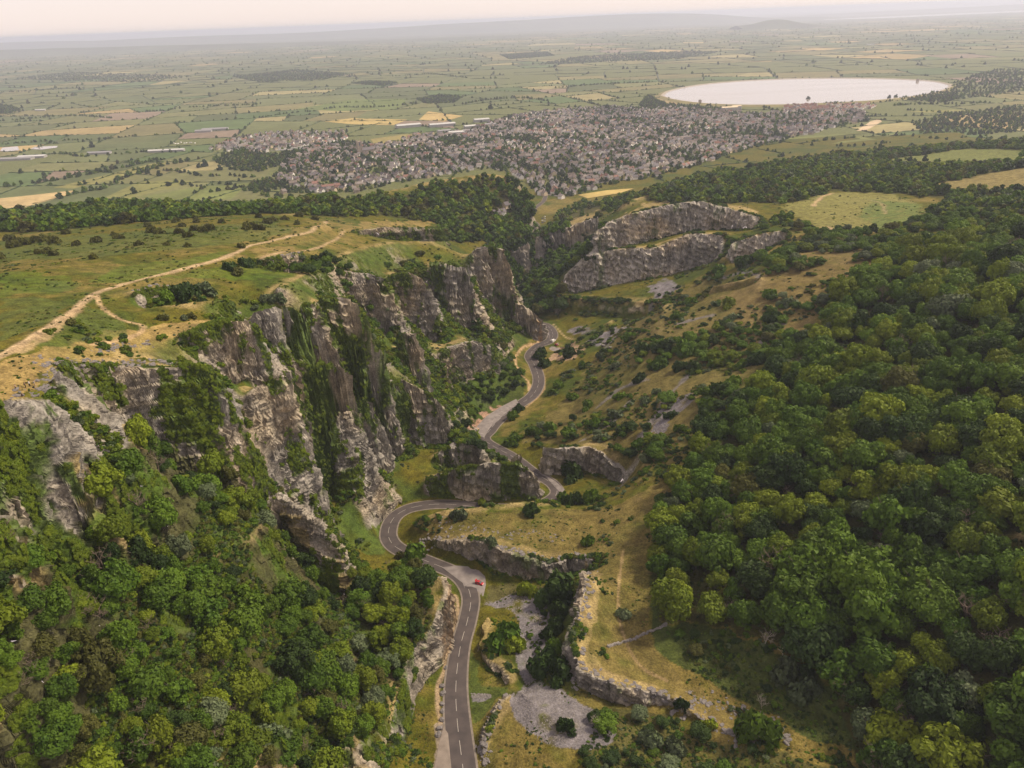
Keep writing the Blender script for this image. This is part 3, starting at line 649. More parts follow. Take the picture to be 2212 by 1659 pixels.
def trunk_mesh(name, seed, mat=None, h=0.9, r0=0.055):
    r = np.random.default_rng(seed); pc = []
    z_ = np.linspace(-0.25, h, 5); P_ = np.stack([0.05 * r.normal(size=5).cumsum() * 0.6, 0.05 * r.normal(size=5).cumsum() * 0.6, z_], 1); P_[0, :2] = 0
    pc.append(tube(P_, np.linspace(r0, r0 * 0.45, 5), 6))
    for k in range(5):
        b = P_[2 + k % 3]; a = r.random() * 2 * PI; L = 0.5 + 0.3 * r.random()
        e = b + np.array([math.cos(a) * L * 0.7, math.sin(a) * L * 0.7, L * 0.75]); mid_ = (b + e) / 2 + np.array([0, 0, -0.05])
        pc.append(tube([b, mid_, e], [r0 * 0.45, r0 * 0.3, r0 * 0.12], 5))
    V, F = join(pc); return mesh_np(name, V, F, smooth=True, mat=mat or M_bark)
CROWN = {}
for sp in ('green', 'lime', 'dark', 'silver', 'olive'):
    CROWN[sp] = [crown_mesh('crown', 100 + 7 * i, LEAF[sp], nl=[30, 36, 19, 26][i], nq=2300, leaf=0.082, spread=[0.80, 0.88, 0.70, 0.82][i], flat=[0.74, 0.66, 0.92, 0.8][i], dome=i != 2) for i in range(4)]
BUSH = {sp: [crown_mesh('foliage', 300 + 11 * i, LEAF[sp], nl=10, nq=520, leaf=0.15, flat=0.42, lo=-0.15, spread=0.6) for i in range(2)] for sp in ('green', 'lime', 'dark', 'silver', 'olive', 'ivy')}
FARC = {sp: [crown_mesh('far_crown', 400 + 5 * i, LEAF[sp], nl=7, nq=150, leaf=0.24, flat=0.7, lo=0.05, spread=0.55) for i in range(2)] for sp in ('green', 'lime', 'dark', 'olive', 'silver')}
TRUNK = [trunk_mesh('trunk', 50 + i) for i in range(3)]
print('leaf meshes', round(time.time() - T0, 1))

# stuff laid out by geometry nodes: points carry rotation, scale and which mesh to use
def gn_scatter(name, pts, rot, scl, idx, meshes, label, cat):
    src = bpy.data.collections.new(name + '_kinds')
    for i, me in enumerate(meshes):
        src.objects.link(bpy.data.objects.new('%s_kind_%02d' % (name, i), me))
    me = bpy.data.meshes.new(name); me.vertices.add(len(pts)); me.vertices.foreach_set('co', np.asarray(pts, np.float32).ravel())
    for nm, arr in (('rot', rot), ('scl', scl)):
        a = me.attributes.new(nm, 'FLOAT_VECTOR', 'POINT'); a.data.foreach_set('vector', np.asarray(arr, np.float32).ravel())
    a = me.attributes.new('pick', 'INT', 'POINT'); a.data.foreach_set('value', np.asarray(idx, np.int32))
    ng = bpy.data.node_groups.new(name, 'GeometryNodeTree'); ng.interface.new_socket('Geometry', in_out='INPUT', socket_type='NodeSocketGeometry'); ng.interface.new_socket('Geometry', in_out='OUTPUT', socket_type='NodeSocketGeometry')
    N_ = ng.nodes; L_ = ng.links; gi_ = N_.new('NodeGroupInput'); go = N_.new('NodeGroupOutput'); ip = N_.new('GeometryNodeInstanceOnPoints'); ci = N_.new('GeometryNodeCollectionInfo')
    ci.inputs['Collection'].default_value = src; ci.inputs['Separate Children'].default_value = True; ci.inputs['Reset Children'].default_value = True
    ip.inputs['Pick Instance'].default_value = True
    def attr(n_, ty):
        q = N_.new('GeometryNodeInputNamedAttribute'); q.data_type = ty; q.inputs['Name'].default_value = n_; return q.outputs['Attribute']
    L_.new(gi_.outputs[0], ip.inputs['Points']); L_.new(ci.outputs[0], ip.inputs['Instance'])
    L_.new(attr('pick', 'INT'), ip.inputs['Instance Index']); L_.new(attr('scl', 'FLOAT_VECTOR'), ip.inputs['Scale'])
    e2r = N_.new('FunctionNodeEulerToRotation'); L_.new(attr('rot', 'FLOAT_VECTOR'), e2r.inputs[0]); L_.new(e2r.outputs[0], ip.inputs['Rotation'])
    L_.new(ip.outputs[0], go.inputs[0])
    o = link(name, me, kind='stuff', label=label, category=cat); md = o.modifiers.new('scatter', 'NODES'); md.node_group = ng
    return o
def darts(poly, rmin, n, gaps=(), rfun=None):
    """blue-noise points in a world polygon"""
    poly = np.asarray(poly); b0 = poly.min(0); b1 = poly.max(0); q = rng.random((n, 2)) * (b1 - b0) + b0
    q = q[inpoly(q[:, 0], q[:, 1], poly)]
    for g in gaps: q = q[~inpoly(q[:, 0], q[:, 1], g)]
    cell = {}; out = []
    for p in q:
        r_ = rmin if rfun is None else rfun(p)
        k = (int(p[0] // rmin), int(p[1] // rmin)); good = True
        for a in (-1, 0, 1):
            for b in (-1, 0, 1):
                for s in cell.get((k[0] + a, k[1] + b), ()):
                    if (p[0] - s[0]) ** 2 + (p[1] - s[1]) ** 2 < r_ * r_: good = False; break
                if not good: break
            if not good: break
        if good: cell.setdefault(k, []).append(p); out.append(p)
    return np.array(out)
road_d = lambda X, Y: dist_line(X, Y, ROADC[::4])

TREES = []      # (x, y, z, radius, height factor, species, wood)
def add_trees(P_, wood, r0, r1, sp, wts, hf=(0.9, 1.15), maxslope=9.0):
    if not len(P_): return
    zz = hz(P_[:, 0], P_[:, 1]); s_ = slope_at(P_[:, 0], P_[:, 1])
    pick = rng.choice(len(sp), len(P_), p=np.array(wts) / sum(wts)); nn = vnoise(P_[:, 0] / 40, P_[:, 1] / 40, 0 * zz + 9)
    for p, a, b, k, q in zip(P_, zz, s_, pick, nn):
        if b > maxslope: continue
        TREES.append((p[0], p[1], a, r0 + (r1 - r0) * rng.random() ** 1.5 * (0.9 + 0.5 * q), hf[0] + (hf[1] - hf[0]) * rng.random(), sp[k], wood))
P_ = darts(WOODP['east'], 6.2, 12000, GAPP)
P_ = P_[(P_[:, 1] < 330) | (fbm(P_[:, 0] / 30, P_[:, 1] / 30, 0 * P_[:, 0] + 4, 2) > -0.22)]
m_ = np.hypot(P_[:, 0], P_[:, 1]) < 620; add_trees(P_[m_], 'east', 4.4, 9.0, ('green', 'lime', 'dark', 'olive', 'silver'), (0.52, 0.30, 0.14, 0.02, 0.02), (0.95, 1.35))
P_ = darts(WOODP['west'], 4.0, 8000); P_ = P_[(fbm(P_[:, 0] / 14, P_[:, 1] / 14, 0 * P_[:, 0] + 8, 2) > np.where((P_[:, 0] < -75) & (P_[:, 1] > 140), -0.02, -0.45))]; P_ = P_[road_d(P_[:, 0], P_[:, 1]) > 9]
add_trees(P_, 'west', 2.0, 5.8, ('green', 'lime', 'dark', 'olive', 'silver'), (0.48, 0.28, 0.10, 0.09, 0.05), (0.9, 1.4), 6.0)
uv_ = np.stack([-60 + 235 * rng.random(420), 1275 + 420 * rng.random(420)], 1); P_ = hits(uv_)[:, :2]; kp = []
for p in P_:
    if all((p[0] - q[0]) ** 2 + (p[1] - q[1]) ** 2 > 10 for q in kp): kp.append(p)
add_trees(np.array(kp), 'west', 2.0, 4.6, ('green', 'lime', 'dark', 'olive', 'silver'), (0.48, 0.28, 0.10, 0.09, 0.05), (0.9, 1.3), 99)
P_ = darts(WOODP['northwest'], 6.6, 26000); P_ = P_[road_d(P_[:, 0], P_[:, 1]) > 8]
add_trees(P_, 'northwest', 5.4, 8.6, ('green', 'lime', 'dark', 'olive'), (0.55, 0.2, 0.18, 0.07), (0.85, 1.05), 6.0)
P_ = darts(WOODP['northeast'], 7.0, 20000, GAPP); P_ = P_[(road_d(P_[:, 0], P_[:, 1]) > 8)]
m_ = (fbm(P_[:, 0] / 60, P_[:, 1] / 60, 0 * P_[:, 0], 2) > -0.45); P_ = P_[m_]
add_trees(P_, 'northeast', 4.6, 7.8, ('green', 'lime', 'dark', 'olive', 'silver'), (0.48, 0.18, 0.2, 0.1, 0.04), (0.8, 1.05), 3.0)
TH_P = area((1370,780),(1450,730),(1540,720),(1600,650),(1640,600),(1700,540),(1950,540),(1820,660),(1690,770),(1570,905),(1500,970),(1470,1040),(1420,1120),(1400,1000),(1420,900),(1380,850))
P_ = darts(TH_P, 4.2, 5200); nn_ = fbm(P_[:, 0] / 22, P_[:, 1] / 22, 0 * P_[:, 0] + 2, 2); P_ = P_[nn_ > np.where(P_[:, 0] < 115, 0.14, 0.05)]
add_trees(P_, 'thicket', 2.0, 5.6, ('green', 'lime', 'dark', 'olive', 'silver'), (0.55, 0.18, 0.15, 0.04, 0.08), (0.65, 1.0), 3.0)
CL_P = area((1430,1360),(1560,1370),(1700,1420),(1800,1500),(1850,1620),(1760,1600),(1640,1530),(1500,1450)); P_ = darts(CL_P, 5.0, 900); P_ = P_[rng.random(len(P_)) < 0.35]
add_trees(P_, 'clearing', 1.2, 3.0, ('green', 'dark', 'olive'), (0.3, 0.6, 0.1), (0.5, 0.8), 9)
LT_P = area((1290,1540),(1450,1550),(1560,1605),(1700,1630),(1900,1700),(1700,1760),(1400,1720),(1250,1650)); P_ = darts(LT_P, 4.0, 900); P_ = P_[rng.random(len(P_)) < 0.55]
add_trees(P_, 'clearing', 1.2, 3.4, ('green', 'dark', 'olive', 'silver'), (0.35, 0.45, 0.1, 0.1), (0.5, 0.9), 9)
RG_P = area((1640,480),(1700,462),(1760,492),(1900,508),(2000,472),(2060,432),(2400,420),(2400,500),(2212,500),(2100,530),(1960,570),(1900,560),(1800,535),(1720,545),(1660,540))
P_ = darts(RG_P, 5.5, 5200); nn_ = fbm(P_[:, 0] / 28, P_[:, 1] / 28, 0 * P_[:, 0] + 6, 2); P_ = P_[nn_ > -0.22]
add_trees(P_, 'ridge', 2.6, 5.6, ('green', 'lime', 'dark', 'olive', 'silver'), (0.48, 0.15, 0.25, 0.08, 0.04), (0.8, 1.05), 3.0)
q_ = ROADC[(ROADC[:, 1] > 660) & (ROADC[:, 1] < 1060)][::2]; P_ = []
for c in q_:
    for o_ in (-40, -33, -26, -20, -14, -8, 8, 14, 20, 26, 33): P_.append((c[0] + o_ + 2 * rng.normal(), c[1] + 2.5 * rng.normal()))
P_ = np.array(P_)[rng.random(len(P_)) < 0.6]; add_trees(P_, 'gorge', 4.5, 8.0, ('green', 'dark', 'olive'), (0.5, 0.4, 0.1), (0.95, 1.3), 9)
for poly_, sp_, n_, k_, r0_, r1_ in [(((960,858),(1024,818),(1072,797),(1105,778),(1138,826),(1124,864),(1085,874),(1010,900),(980,940)), 4.0, 1500, 0.75, 1.6, 3.8), (((975,935),(1000,915),(1045,955),(1100,1000),(1110,985),(1140,975),(1120,1000),(1060,992),(1000,965)), 4.0, 900, 0.8, 2.2, 4.4), (((1105,565),(1180,525),(1290,480),(1300,505),(1285,560),(1230,592),(1150,640),(1112,630)), 6.0, 2500, 0.8, 3.6, 6.2), (((1105,985),(1200,955),(1290,955),(1370,1000),(1420,960),(1380,900),(1250,900),(1150,930),(1090,945)), 4.5, 1800, 0.42, 1.6, 3.8), (((640,560),(700,560),(760,585),(735,620),(660,600),(632,575)), 4.5, 900, 0.8, 2.2, 4.2), (((760,660),(830,640),(850,700),(800,740),(750,700)), 4.5, 900, 0.7, 2.0, 4.0)]:
    P_ = darts(area(*poly_), sp_, n_); P_ = P_[(rng.random(len(P_)) < k_)]; P_ = P_[road_d(P_[:, 0], P_[:, 1]) > 8.5]
    add_trees(P_, 'gorge', r0_, r1_, ('green', 'lime', 'dark', 'silver'), (0.45, 0.12, 0.38, 0.05), (0.75, 1.1), 9)
print('trees', len(TREES), round(time.time() - T0, 1))
# ------------------------------------------------------------------ the levels: far land, fields, hedges, water, hills
FAR = 62000.0
ths = np.linspace(TH0 - 0.3, TH1 + 0.3, 60); rs = np.geomspace(4300, FAR, 40)
fx = (np.sin(ths)[:, None] * rs[None]); fy = (np.cos(ths)[:, None] * rs[None]); ii = np.arange(fx.size).reshape(fx.shape)
fq = np.stack([ii[:-1, :-1], ii[:-1, 1:], ii[1:, 1:], ii[1:, :-1]], -1).reshape(-1, 4)
M_far = ground_mat('far_levels', (0.0011, 0.006), 0.0, (0.62, 1.38))
fc = np.tile(C3(0.095, 0.105, 0.062), (fx.size, 1))
link('far_plain', mesh_np('far_plain', np.stack([fx.ravel(), fy.ravel(), 0 * fx.ravel() + 9.0], 1), fq, col=fc, mat=M_far), kind='structure')
WATER_UV = [(1433,207),(1450,197),(1500,186),(1570,178),(1650,173),(1740,170),(1850,169.5),(1950,172),(2010,176),(2042,182),(2049,187),(2030,196),(1985,206),(1900,216),(1800,222),(1700,226),(1600,226.5),(1520,223),(1460,215)]
WATER = catmull(np.array([PZ(u, v, 13.0) for u, v in WATER_UV + WATER_UV[:1]]), 25.0)[:-1]
wc = WATER[:, :2].mean(0)
TOWN_UV = [(590,378),(640,332),(700,312),(830,312),(900,292),(1010,282),(1090,252),(1200,237),(1320,230),(1400,236),(1460,232),(1540,238),(1640,244),(1760,238),(1860,238),(1880,258),(1760,285),(1700,302),(1600,330),(1530,350),(1490,366),(1400,388),(1310,405),(1215,436),(1165,424),(1120,378),(1050,366),(900,388),(760,416),(620,416)]
TOWN = np.array([PZ(u, v, 12.0)[:2] for u, v in TOWN_UV])
TOWN2 = np.array([PZ(u, v, 11.0)[:2] for u, v in [(455,322),(520,297),(600,285),(750,284),(735,306),(640,318),(560,332)]])
TOWN3 = np.array([PZ(u, v, 11.0)[:2] for u, v in [(1690,240),(1700,228),(1880,224),(1890,236)]])
# fields: convex cells from repeated splitting
def split_cells(poly, target, depth=0):
    out = []; hedges = []
    st = [np.asarray(poly, float)]
    while st:
        q = st.pop(); c = q.mean(0); d = np.hypot(*c)
        xx, yy = q[:, 0], q[:, 1]; A = 0.5 * abs(np.dot(xx, np.roll(yy, 1)) - np.dot(yy, np.roll(xx, 1)))
        tgt = target(d) * (0.45 + 1.3 * rng.random())
        ang = abs(math.atan2(c[0], c[1])) - math.sqrt(A) / max(d, 1)
        if A < tgt or (ang > 0.72) or d < 700: out.append(q); continue
        cov = np.cov((q - c).T); w, v = np.linalg.eigh(cov); ax = v[:, 1]; j = rng.normal() * 0.12
        n_ = np.array([ax[0] * math.cos(j) - ax[1] * math.sin(j), ax[0] * math.sin(j) + ax[1] * math.cos(j)])
        o_ = c @ n_ + rng.normal() * 0.12 * math.sqrt(w[1]); s_ = q @ n_ - o_
        A1, B1, X = [], [], []
        for k in range(len(q)):
            a, b = q[k], q[(k + 1) % len(q)]; sa, sb = s_[k], s_[(k + 1) % len(q)]
            (A1 if sa >= 0 else B1).append(a)
            if sa * sb < 0: p = a + (b - a) * (sa / (sa - sb)); A1.append(p); B1.append(p); X.append(p)
        if len(X) == 2: hedges.append((X[0], X[1]))
        if len(A1) > 2: st.append(np.array(A1))
        if len(B1) > 2: st.append(np.array(B1))
    return out, hedges
def farea(d): return 42000 if d < 2600 else 42000 + (d - 2600) * 26
cells, HEDGES = [], []
for x0 in range(-9000, 13000, 1100):
    for y0 in range(700, 15500, 1450):
        th_ = 0.35 * math.sin(x0 * 0.0007 + y0 * 0.0011) ; q = np.array([(x0, y0), (x0 + 1100, y0), (x0 + 1100, y0 + 1450), (x0, y0 + 1450)], float)
        c = q.mean(0)
        if abs(math.atan2(c[0], c[1])) > 0.85: continue
        q = q + 160 * np.stack([np.sin(q[:, 1] * 0.0013 + q[:, 0] * 0.0004), np.sin(q[:, 0] * 0.0011 + 1.3)], 1)
        a, b = split_cells(q, farea); cells += a; HEDGES += b; HEDGES += [(q[k], q[(k + 1) % 4]) for k in (0, 1)]
def blocked(X, Y):
    X = np.asarray(X, float); Y = np.asarray(Y, float)
    r = inpoly(X, Y, TOWN) | inpoly(X, Y, TOWN2) | inpoly(X, Y, TOWN3) | inpoly(X, Y, wc + (WATER[:, :2] - wc) * 1.06)
    d = np.hypot(X, Y); return r | ((d < 2100) & (hz(X, Y) > 16.0))
FCOL = [C3(0.090,0.110,0.045), C3(0.112,0.128,0.052), C3(0.138,0.145,0.060), C3(0.165,0.155,0.068), C3(0.26,0.205,0.095), C3(0.33,0.255,0.115), C3(0.19,0.15,0.11), C3(0.082,0.120,0.044), C3(0.25,0.225,0.105)]
FW_ = np.array([0.26, 0.23, 0.18, 0.13, 0.03, 0.018, 0.025, 0.09, 0.04]); FW_ /= FW_.sum()
V = []; F = []; fcols = []
for q in cells:
    c = q.mean(0); bl = blocked(np.append(q[:, 0], c[0]), np.append(q[:, 1], c[1]))
    if bl.any(): continue
    k_ = FCOL[rng.choice(len(FCOL), p=FW_)] * (0.88 + 0.24 * rng.random()); q2 = c + (q - c) * 0.985; n0 = len(V)
    d_ = np.hypot(*c)
    z_ = hz(q2[:, 0], q2[:, 1]) + 0.35 if d_ < 4300 else np.full(len(q2), 9.6)
    for p, zz in zip(q2, z_): V.append((p[0], p[1], zz)); fcols.append(k_)
    F.append(tuple(range(n0, n0 + len(q2))))
fm = bpy.data.meshes.new('field'); fm.from_pydata(V, [], F)
a_ = fm.color_attributes.new('Col', 'FLOAT_COLOR', 'POINT'); cc = np.ones((len(V), 4), np.float32); cc[:, :3] = fcols; a_.data.foreach_set('color', cc.ravel())
M_field = ground_mat('pasture_and_stubble', (0.012, 0.08), 0.0, (0.82, 1.18)); fm.materials.append(M_field); link('field', fm, kind='structure')
# particular bright stubble fields that stand out
def patch(name, uv, c, lift=0.5, zz=None):
    P_ = np.array([PZ(u, v, 11.0) for u, v in uv]); 
    P_[:, 2] = np.where(np.hypot(P_[:, 0], P_[:, 1]) < 4300, hz(P_[:, 0], P_[:, 1]), 9.0) + lift
    me = bpy.data.meshes.new(name); me.from_pydata([tuple(p) for p in P_], [], [tuple(range(len(P_)))])
    a = me.color_attributes.new('Col', 'FLOAT_COLOR', 'POINT'); k = np.ones((len(P_), 4), np.float32); k[:, :3] = c; a.data.foreach_set('color', k.ravel()); me.materials.append(M_field)
    return link(name, me, kind='structure')
for uv, c in [([(-40,455),(-40,432),(60,422),(165,410),(135,425),(60,445)], C3(0.40,0.31,0.155)), ([(115,405),(260,370),(330,352),(372,345),(345,362),(250,385),(160,407)], C3(0.185,0.18,0.062)),
              ([(215,432),(300,392),(385,388),(425,392),(330,415),(260,435)], C3(0.17,0.175,0.06)), ([(300,425),(420,405),(540,395),(500,430),(400,435)], C3(0.135,0.16,0.05)),
              ([(700,262),(760,255),(880,258),(850,270),(760,268)], C3(0.37,0.29,0.11)), ([(905,258),(925,240),(1000,250),(960,262)], C3(0.38,0.29,0.12)), ([(800,300),(870,290),(940,288),(900,308),(810,313)], C3(0.23,0.20,0.075)),
              ([(530,345),(535,335),(600,332),(610,340),(590,343)], C3(0.10,0.15,0.04)), ([(1248,428),(1310,418),(1370,413),(1340,425),(1270,438)], C3(0.40,0.31,0.11)), ([(1640,307),(1700,300),(1800,290),(1890,285),(1760,300)], C3(0.145,0.165,0.055)),
              ([(1795,320),(1850,298),(1900,293),(1950,285),(1890,312)], C3(0.15,0.165,0.055)), ([(100,208),(180,202),(260,203),(200,206)], C3(0.45,0.35,0.18)), ([(1960,240),(2060,236),(2120,239),(2000,243)], C3(0.20,0.20,0.07)),
              ([(1850,282),(1880,262),(1900,256),(1905,262),(1870,282)], C3(0.45,0.36,0.24)), ([(1400,238),(1415,205),(1432,213),(1470,224),(1440,234)], C3(0.25,0.20,0.10)), ([(640,235),(760,215),(880,213),(860,235),(740,240)], C3(0.115,0.15,0.045))]:
    patch('field', uv, c)
# hedges: irregular ridges of foliage
def hedge_mesh(segs, step, w0, h0):
    V = []; F = []; 
    for a, b in segs:
        L = np.linalg.norm(b - a); n = max(2, int(L / step)); 
        if n > 400: continue
        t = np.linspace(0, 1, n + 1)[:, None]; P_ = a + (b - a) * t; e = (b - a) / (L + 1e-9); nn = np.array([-e[1], e[0]])
        P_ = P_ + nn * (rng.normal(size=(n + 1, 1)) * w0 * 0.35); d_ = np.hypot(P_[:, 0], P_[:, 1]); bl = blocked(P_[:, 0], P_[:, 1])
        z_ = np.where(d_ < 4300, hz(P_[:, 0], P_[:, 1]), 9.3); gap = rng.random(n + 1) < 0.06
        ww = w0 * (0.6 + 0.8 * rng.random(n + 1)); hh = h0 * (0.5 + 0.9 * rng.random(n + 1) ** 2) ; ww[gap] *= 0.1; hh[gap] *= 0.1
        n0 = len(V)
        for k in range(n + 1):
            p, w_, h_ = P_[k], ww[k], hh[k]
            for s, q in ((-1, 0), (-0.8, 0.75), (0.1, 1.0), (0.8, 0.7), (1, 0)): V.append((p[0] + nn[0] * w_ * s, p[1] + nn[1] * w_ * s, z_[k] - 0.3 + h_ * q))
        for k in range(n):
            if bl[k] or bl[k + 1]: continue
            for s in range(4): i0 = n0 + k * 5 + s; F.append((i0, i0 + 5, i0 + 6, i0 + 1))
    return np.array(V), np.array(F)
def inview(p, margin=0.06): return abs(math.atan2(p[0], p[1])) < 0.66 + margin
near_h, far_h = [], []
for a, b in HEDGES:
    m = (a + b) / 2; d = np.hypot(*m)
    if not (inview(a) or inview(b) or inview(m)) or d < 1000: continue
    if rng.random() < 0.12: continue
    (near_h if d < 4200 else far_h).append((np.asarray(a), np.asarray(b)))
M_hedge = LEAF['dark']
V, F = hedge_mesh(near_h, 9.0, 1.5, 2.3); link('hedgerow', mesh_np('hedgerow', V, F, smooth=False, mat=M_hedge), kind='stuff', label='dark hedgerows dividing the fields of the plain', category='hedgerow')
V, F = hedge_mesh(far_h, 48.0, 3.4, 3.2); link('far_hedgerow', mesh_np('far_hedgerow', V, F, smooth=False, mat=M_hedge), kind='stuff', label='hazy far hedgerows towards the horizon', category='hedgerow')
print('fields', len(cells), len(near_h), len(far_h), len(F), round(time.time() - T0, 1))

# reservoir: water sheet, stone apron and grass bank
M_water, nt, b = mat_nodes('water'); b.inputs['Base Color'].default_value = (0.36, 0.33, 0.29, 1); b.inputs['Roughness'].default_value = 0.10; b.inputs['Specular IOR Level'].default_value = 1.0; b.inputs['IOR'].default_value = 1.9
no = nd(nt, 'ShaderNodeTexNoise'); no.inputs['Scale'].default_value = 0.05; no.inputs['Detail'].default_value = 6; g = nd(nt, 'ShaderNodeNewGeometry'); nt.links.new(g.outputs['Position'], no.inputs['Vector'])
n2_ = nd(nt, 'ShaderNodeTexNoise'); n2_.inputs['Scale'].default_value = 0.004; n2_.inputs['Detail'].default_value = 4; mp_ = nd(nt, 'ShaderNodeMapping'); mp_.inputs['Scale'].default_value = (0.35, 1.6, 1); nt.links.new(g.outputs['Position'], mp_.inputs[0]); nt.links.new(mp_.outputs[0], n2_.inputs['Vector'])
mr_ = nd(nt, 'ShaderNodeMapRange'); mr_.inputs['From Min'].default_value = 0.35; mr_.inputs['From Max'].default_value = 0.65; mr_.inputs['To Min'].default_value = 0.05; mr_.inputs['To Max'].default_value = 0.16; nt.links.new(n2_.outputs['Fac'], mr_.inputs['Value']); nt.links.new(mr_.outputs[0], b.inputs['Roughness'])
bp = nd(nt, 'ShaderNodeBump'); bp.inputs['Strength'].default_value = 0.06; nt.links.new(no.outputs['Fac'], bp.inputs['Height']); nt.links.new(bp.outputs[0], b.inputs['Normal'])
wm = bpy.data.meshes.new('water'); wm.from_pydata([tuple(p) for p in WATER], [], [tuple(range(len(WATER)))]); wm.materials.append(M_water); link('water', wm, kind='structure')
M_apron = plain('pale_stone_apron', (0.30, 0.27, 0.23), 0.9, 0.15, 0.05); M_bank = plain('bank_turf', (0.19, 0.17, 0.07), 0.95, 0.2, 0.03)
def ring(name, s0, z0, s1, z1, mat):
    n = len(WATER); d = WATER[:, :2] - wc; L = np.linalg.norm(d, axis=1)[:, None]; u_ = d / L
    A = np.column_stack([WATER[:, :2] + u_ * s0, np.full(n, z0)]); B = np.column_stack([WATER[:, :2] + u_ * s1, np.full(n, z1)])
    F = [(i, (i + 1) % n, n + (i + 1) % n, n + i) for i in range(n)]; me = bpy.data.meshes.new(name); me.from_pydata([tuple(p) for p in np.vstack([A, B])], [], F); me.materials.append(mat)
    return link(name, me, kind='structure')
ring('reservoir_apron', -3, 12.6, 9, 15.4, M_apron); ring('reservoir_crest_path', 9, 15.4, 13, 15.4, plain('crest_gravel', (0.34, 0.29, 0.21), 0.95, 0.1, 0.1)); ring('reservoir_bank', 13, 15.4, 42, 8.8, M_bank)
# small pond by the farm sheds
for uv in ([(0,326),(5,319),(38,316),(42,324),(20,327)], [(65,322),(75,317),(125,315),(122,319),(90,323)]):
    P_ = [tuple(PZ(u, v, 11.2)) for u, v in uv]; me = bpy.data.meshes.new('pond'); me.from_pydata(P_, [], [tuple(range(len(P_)))]); me.materials.append(M_water); link('pond', me, kind='structure')

# far hills with real width and depth
M_hill = ground_mat('far_hillside', (0.0009, 0.004), 0.0, (0.7, 1.3))
def hill_range(name, pts, depth, seed):
    """pts (u, v, distance) of the skyline"""
    C = catmull(np.array([PY(u, v, d) for u, v, d in pts]), 350.0); n = len(C); m = 13; s = np.linspace(-1, 1, m)
    prof = np.cos(s * PI / 2) ** 1.3
    h = np.maximum(C[:, 2], 9) - 9
    X = C[:, 0][:, None] + 0 * s; Y = C[:, 1][:, None] + s[None] * depth; Z = 8.0 + h[:, None] * prof[None] * (1 + 0.18 * fbm(X / 1600 + seed, Y / 1600, 0 * X, 3) * (np.abs(s) > 0.01)[None])
    I = np.arange(n * m).reshape(n, m); q = np.stack([I[:-1, :-1], I[1:, :-1], I[1:, 1:], I[:-1, 1:]], -1).reshape(-1, 4)
    link(name, mesh_np(name, np.stack([X.ravel(), Y.ravel(), Z.ravel()], 1), q, col=np.tile(C3(0.075, 0.09, 0.045), (n * m, 1)), smooth=True, mat=M_hill), kind='structure')
hill_range('hill_ridge', [(-300,112,24000),(0,92,24000),(200,88,24000),(420,78,24000),(620,72,24000),(800,62,24000),(1000,50,24000),(1150,42,24000),(1300,33,24000),(1420,29,24000),(1520,30,24000),(1640,38,24000),(1760,36,24000)], 2500, 1)
hill_range('hill_shoulder', [(-300,120,15000),(0,108,15000),(300,100,15000),(600,92,15000),(800,88,15000),(1000,80,15000),(1200,74,15000)], 1500, 2)
hill_range('round_hill', [(1590,56,13500),(1625,52,13500),(1650,45,13500),(1675,42,13500),(1700,43,13500),(1730,49,13500),(1765,53,13500)], 500, 3)
hill_range('low_coast', [(1700,36,30000),(1850,27,30000),(2000,20,30000),(2212,9,30000),(2400,0,30000)], 1500, 4)
S_ = [tuple(PZ(u, v, 9.9)) for u, v in [(1780,41.5),(1900,36.5),(2050,29.5),(2212,22.5),(2400,14),(2400,17),(2212,25.5),(2050,33),(1900,39.5),(1780,43)]]
me = bpy.data.meshes.new('sea'); me.from_pydata(S_, [], [tuple(range(len(S_)))]); me.materials.append(M_water); link('sea', me, kind='structure')

# haze: one even body of air round everything
M_haze = bpy.data.materials.new('haze_air'); M_haze.use_nodes = True; nt = M_haze.node_tree; nt.nodes.clear()
pv = nt.nodes.new('ShaderNodeVolumePrincipled'); pv.inputs['Color'].default_value = (0.74, 0.81, 1.0, 1); pv.inputs['Density'].default_value = 0.000073; pv.inputs['Anisotropy'].default_value = 0.25
mo = nt.nodes.new('ShaderNodeOutputMaterial'); nt.links.new(pv.outputs[0], mo.inputs['Volume'])
bx = [(-64000, -300, 5), (64000, -300, 5), (64000, 64000, 5), (-64000, 64000, 5), (-64000, -300, 335), (64000, -300, 335), (64000, 64000, 335), (-64000, 64000, 335)]
hm = bpy.data.meshes.new('haze'); hm.from_pydata(bx, [], [(0, 3, 2, 1), (4, 5, 6, 7), (0, 1, 5, 4), (1, 2, 6, 5), (2, 3, 7, 6), (3, 0, 4, 7)]); hm.materials.append(M_haze)
link('haze', hm, kind='stuff', label='thin pale evening haze filling the air', category='haze')
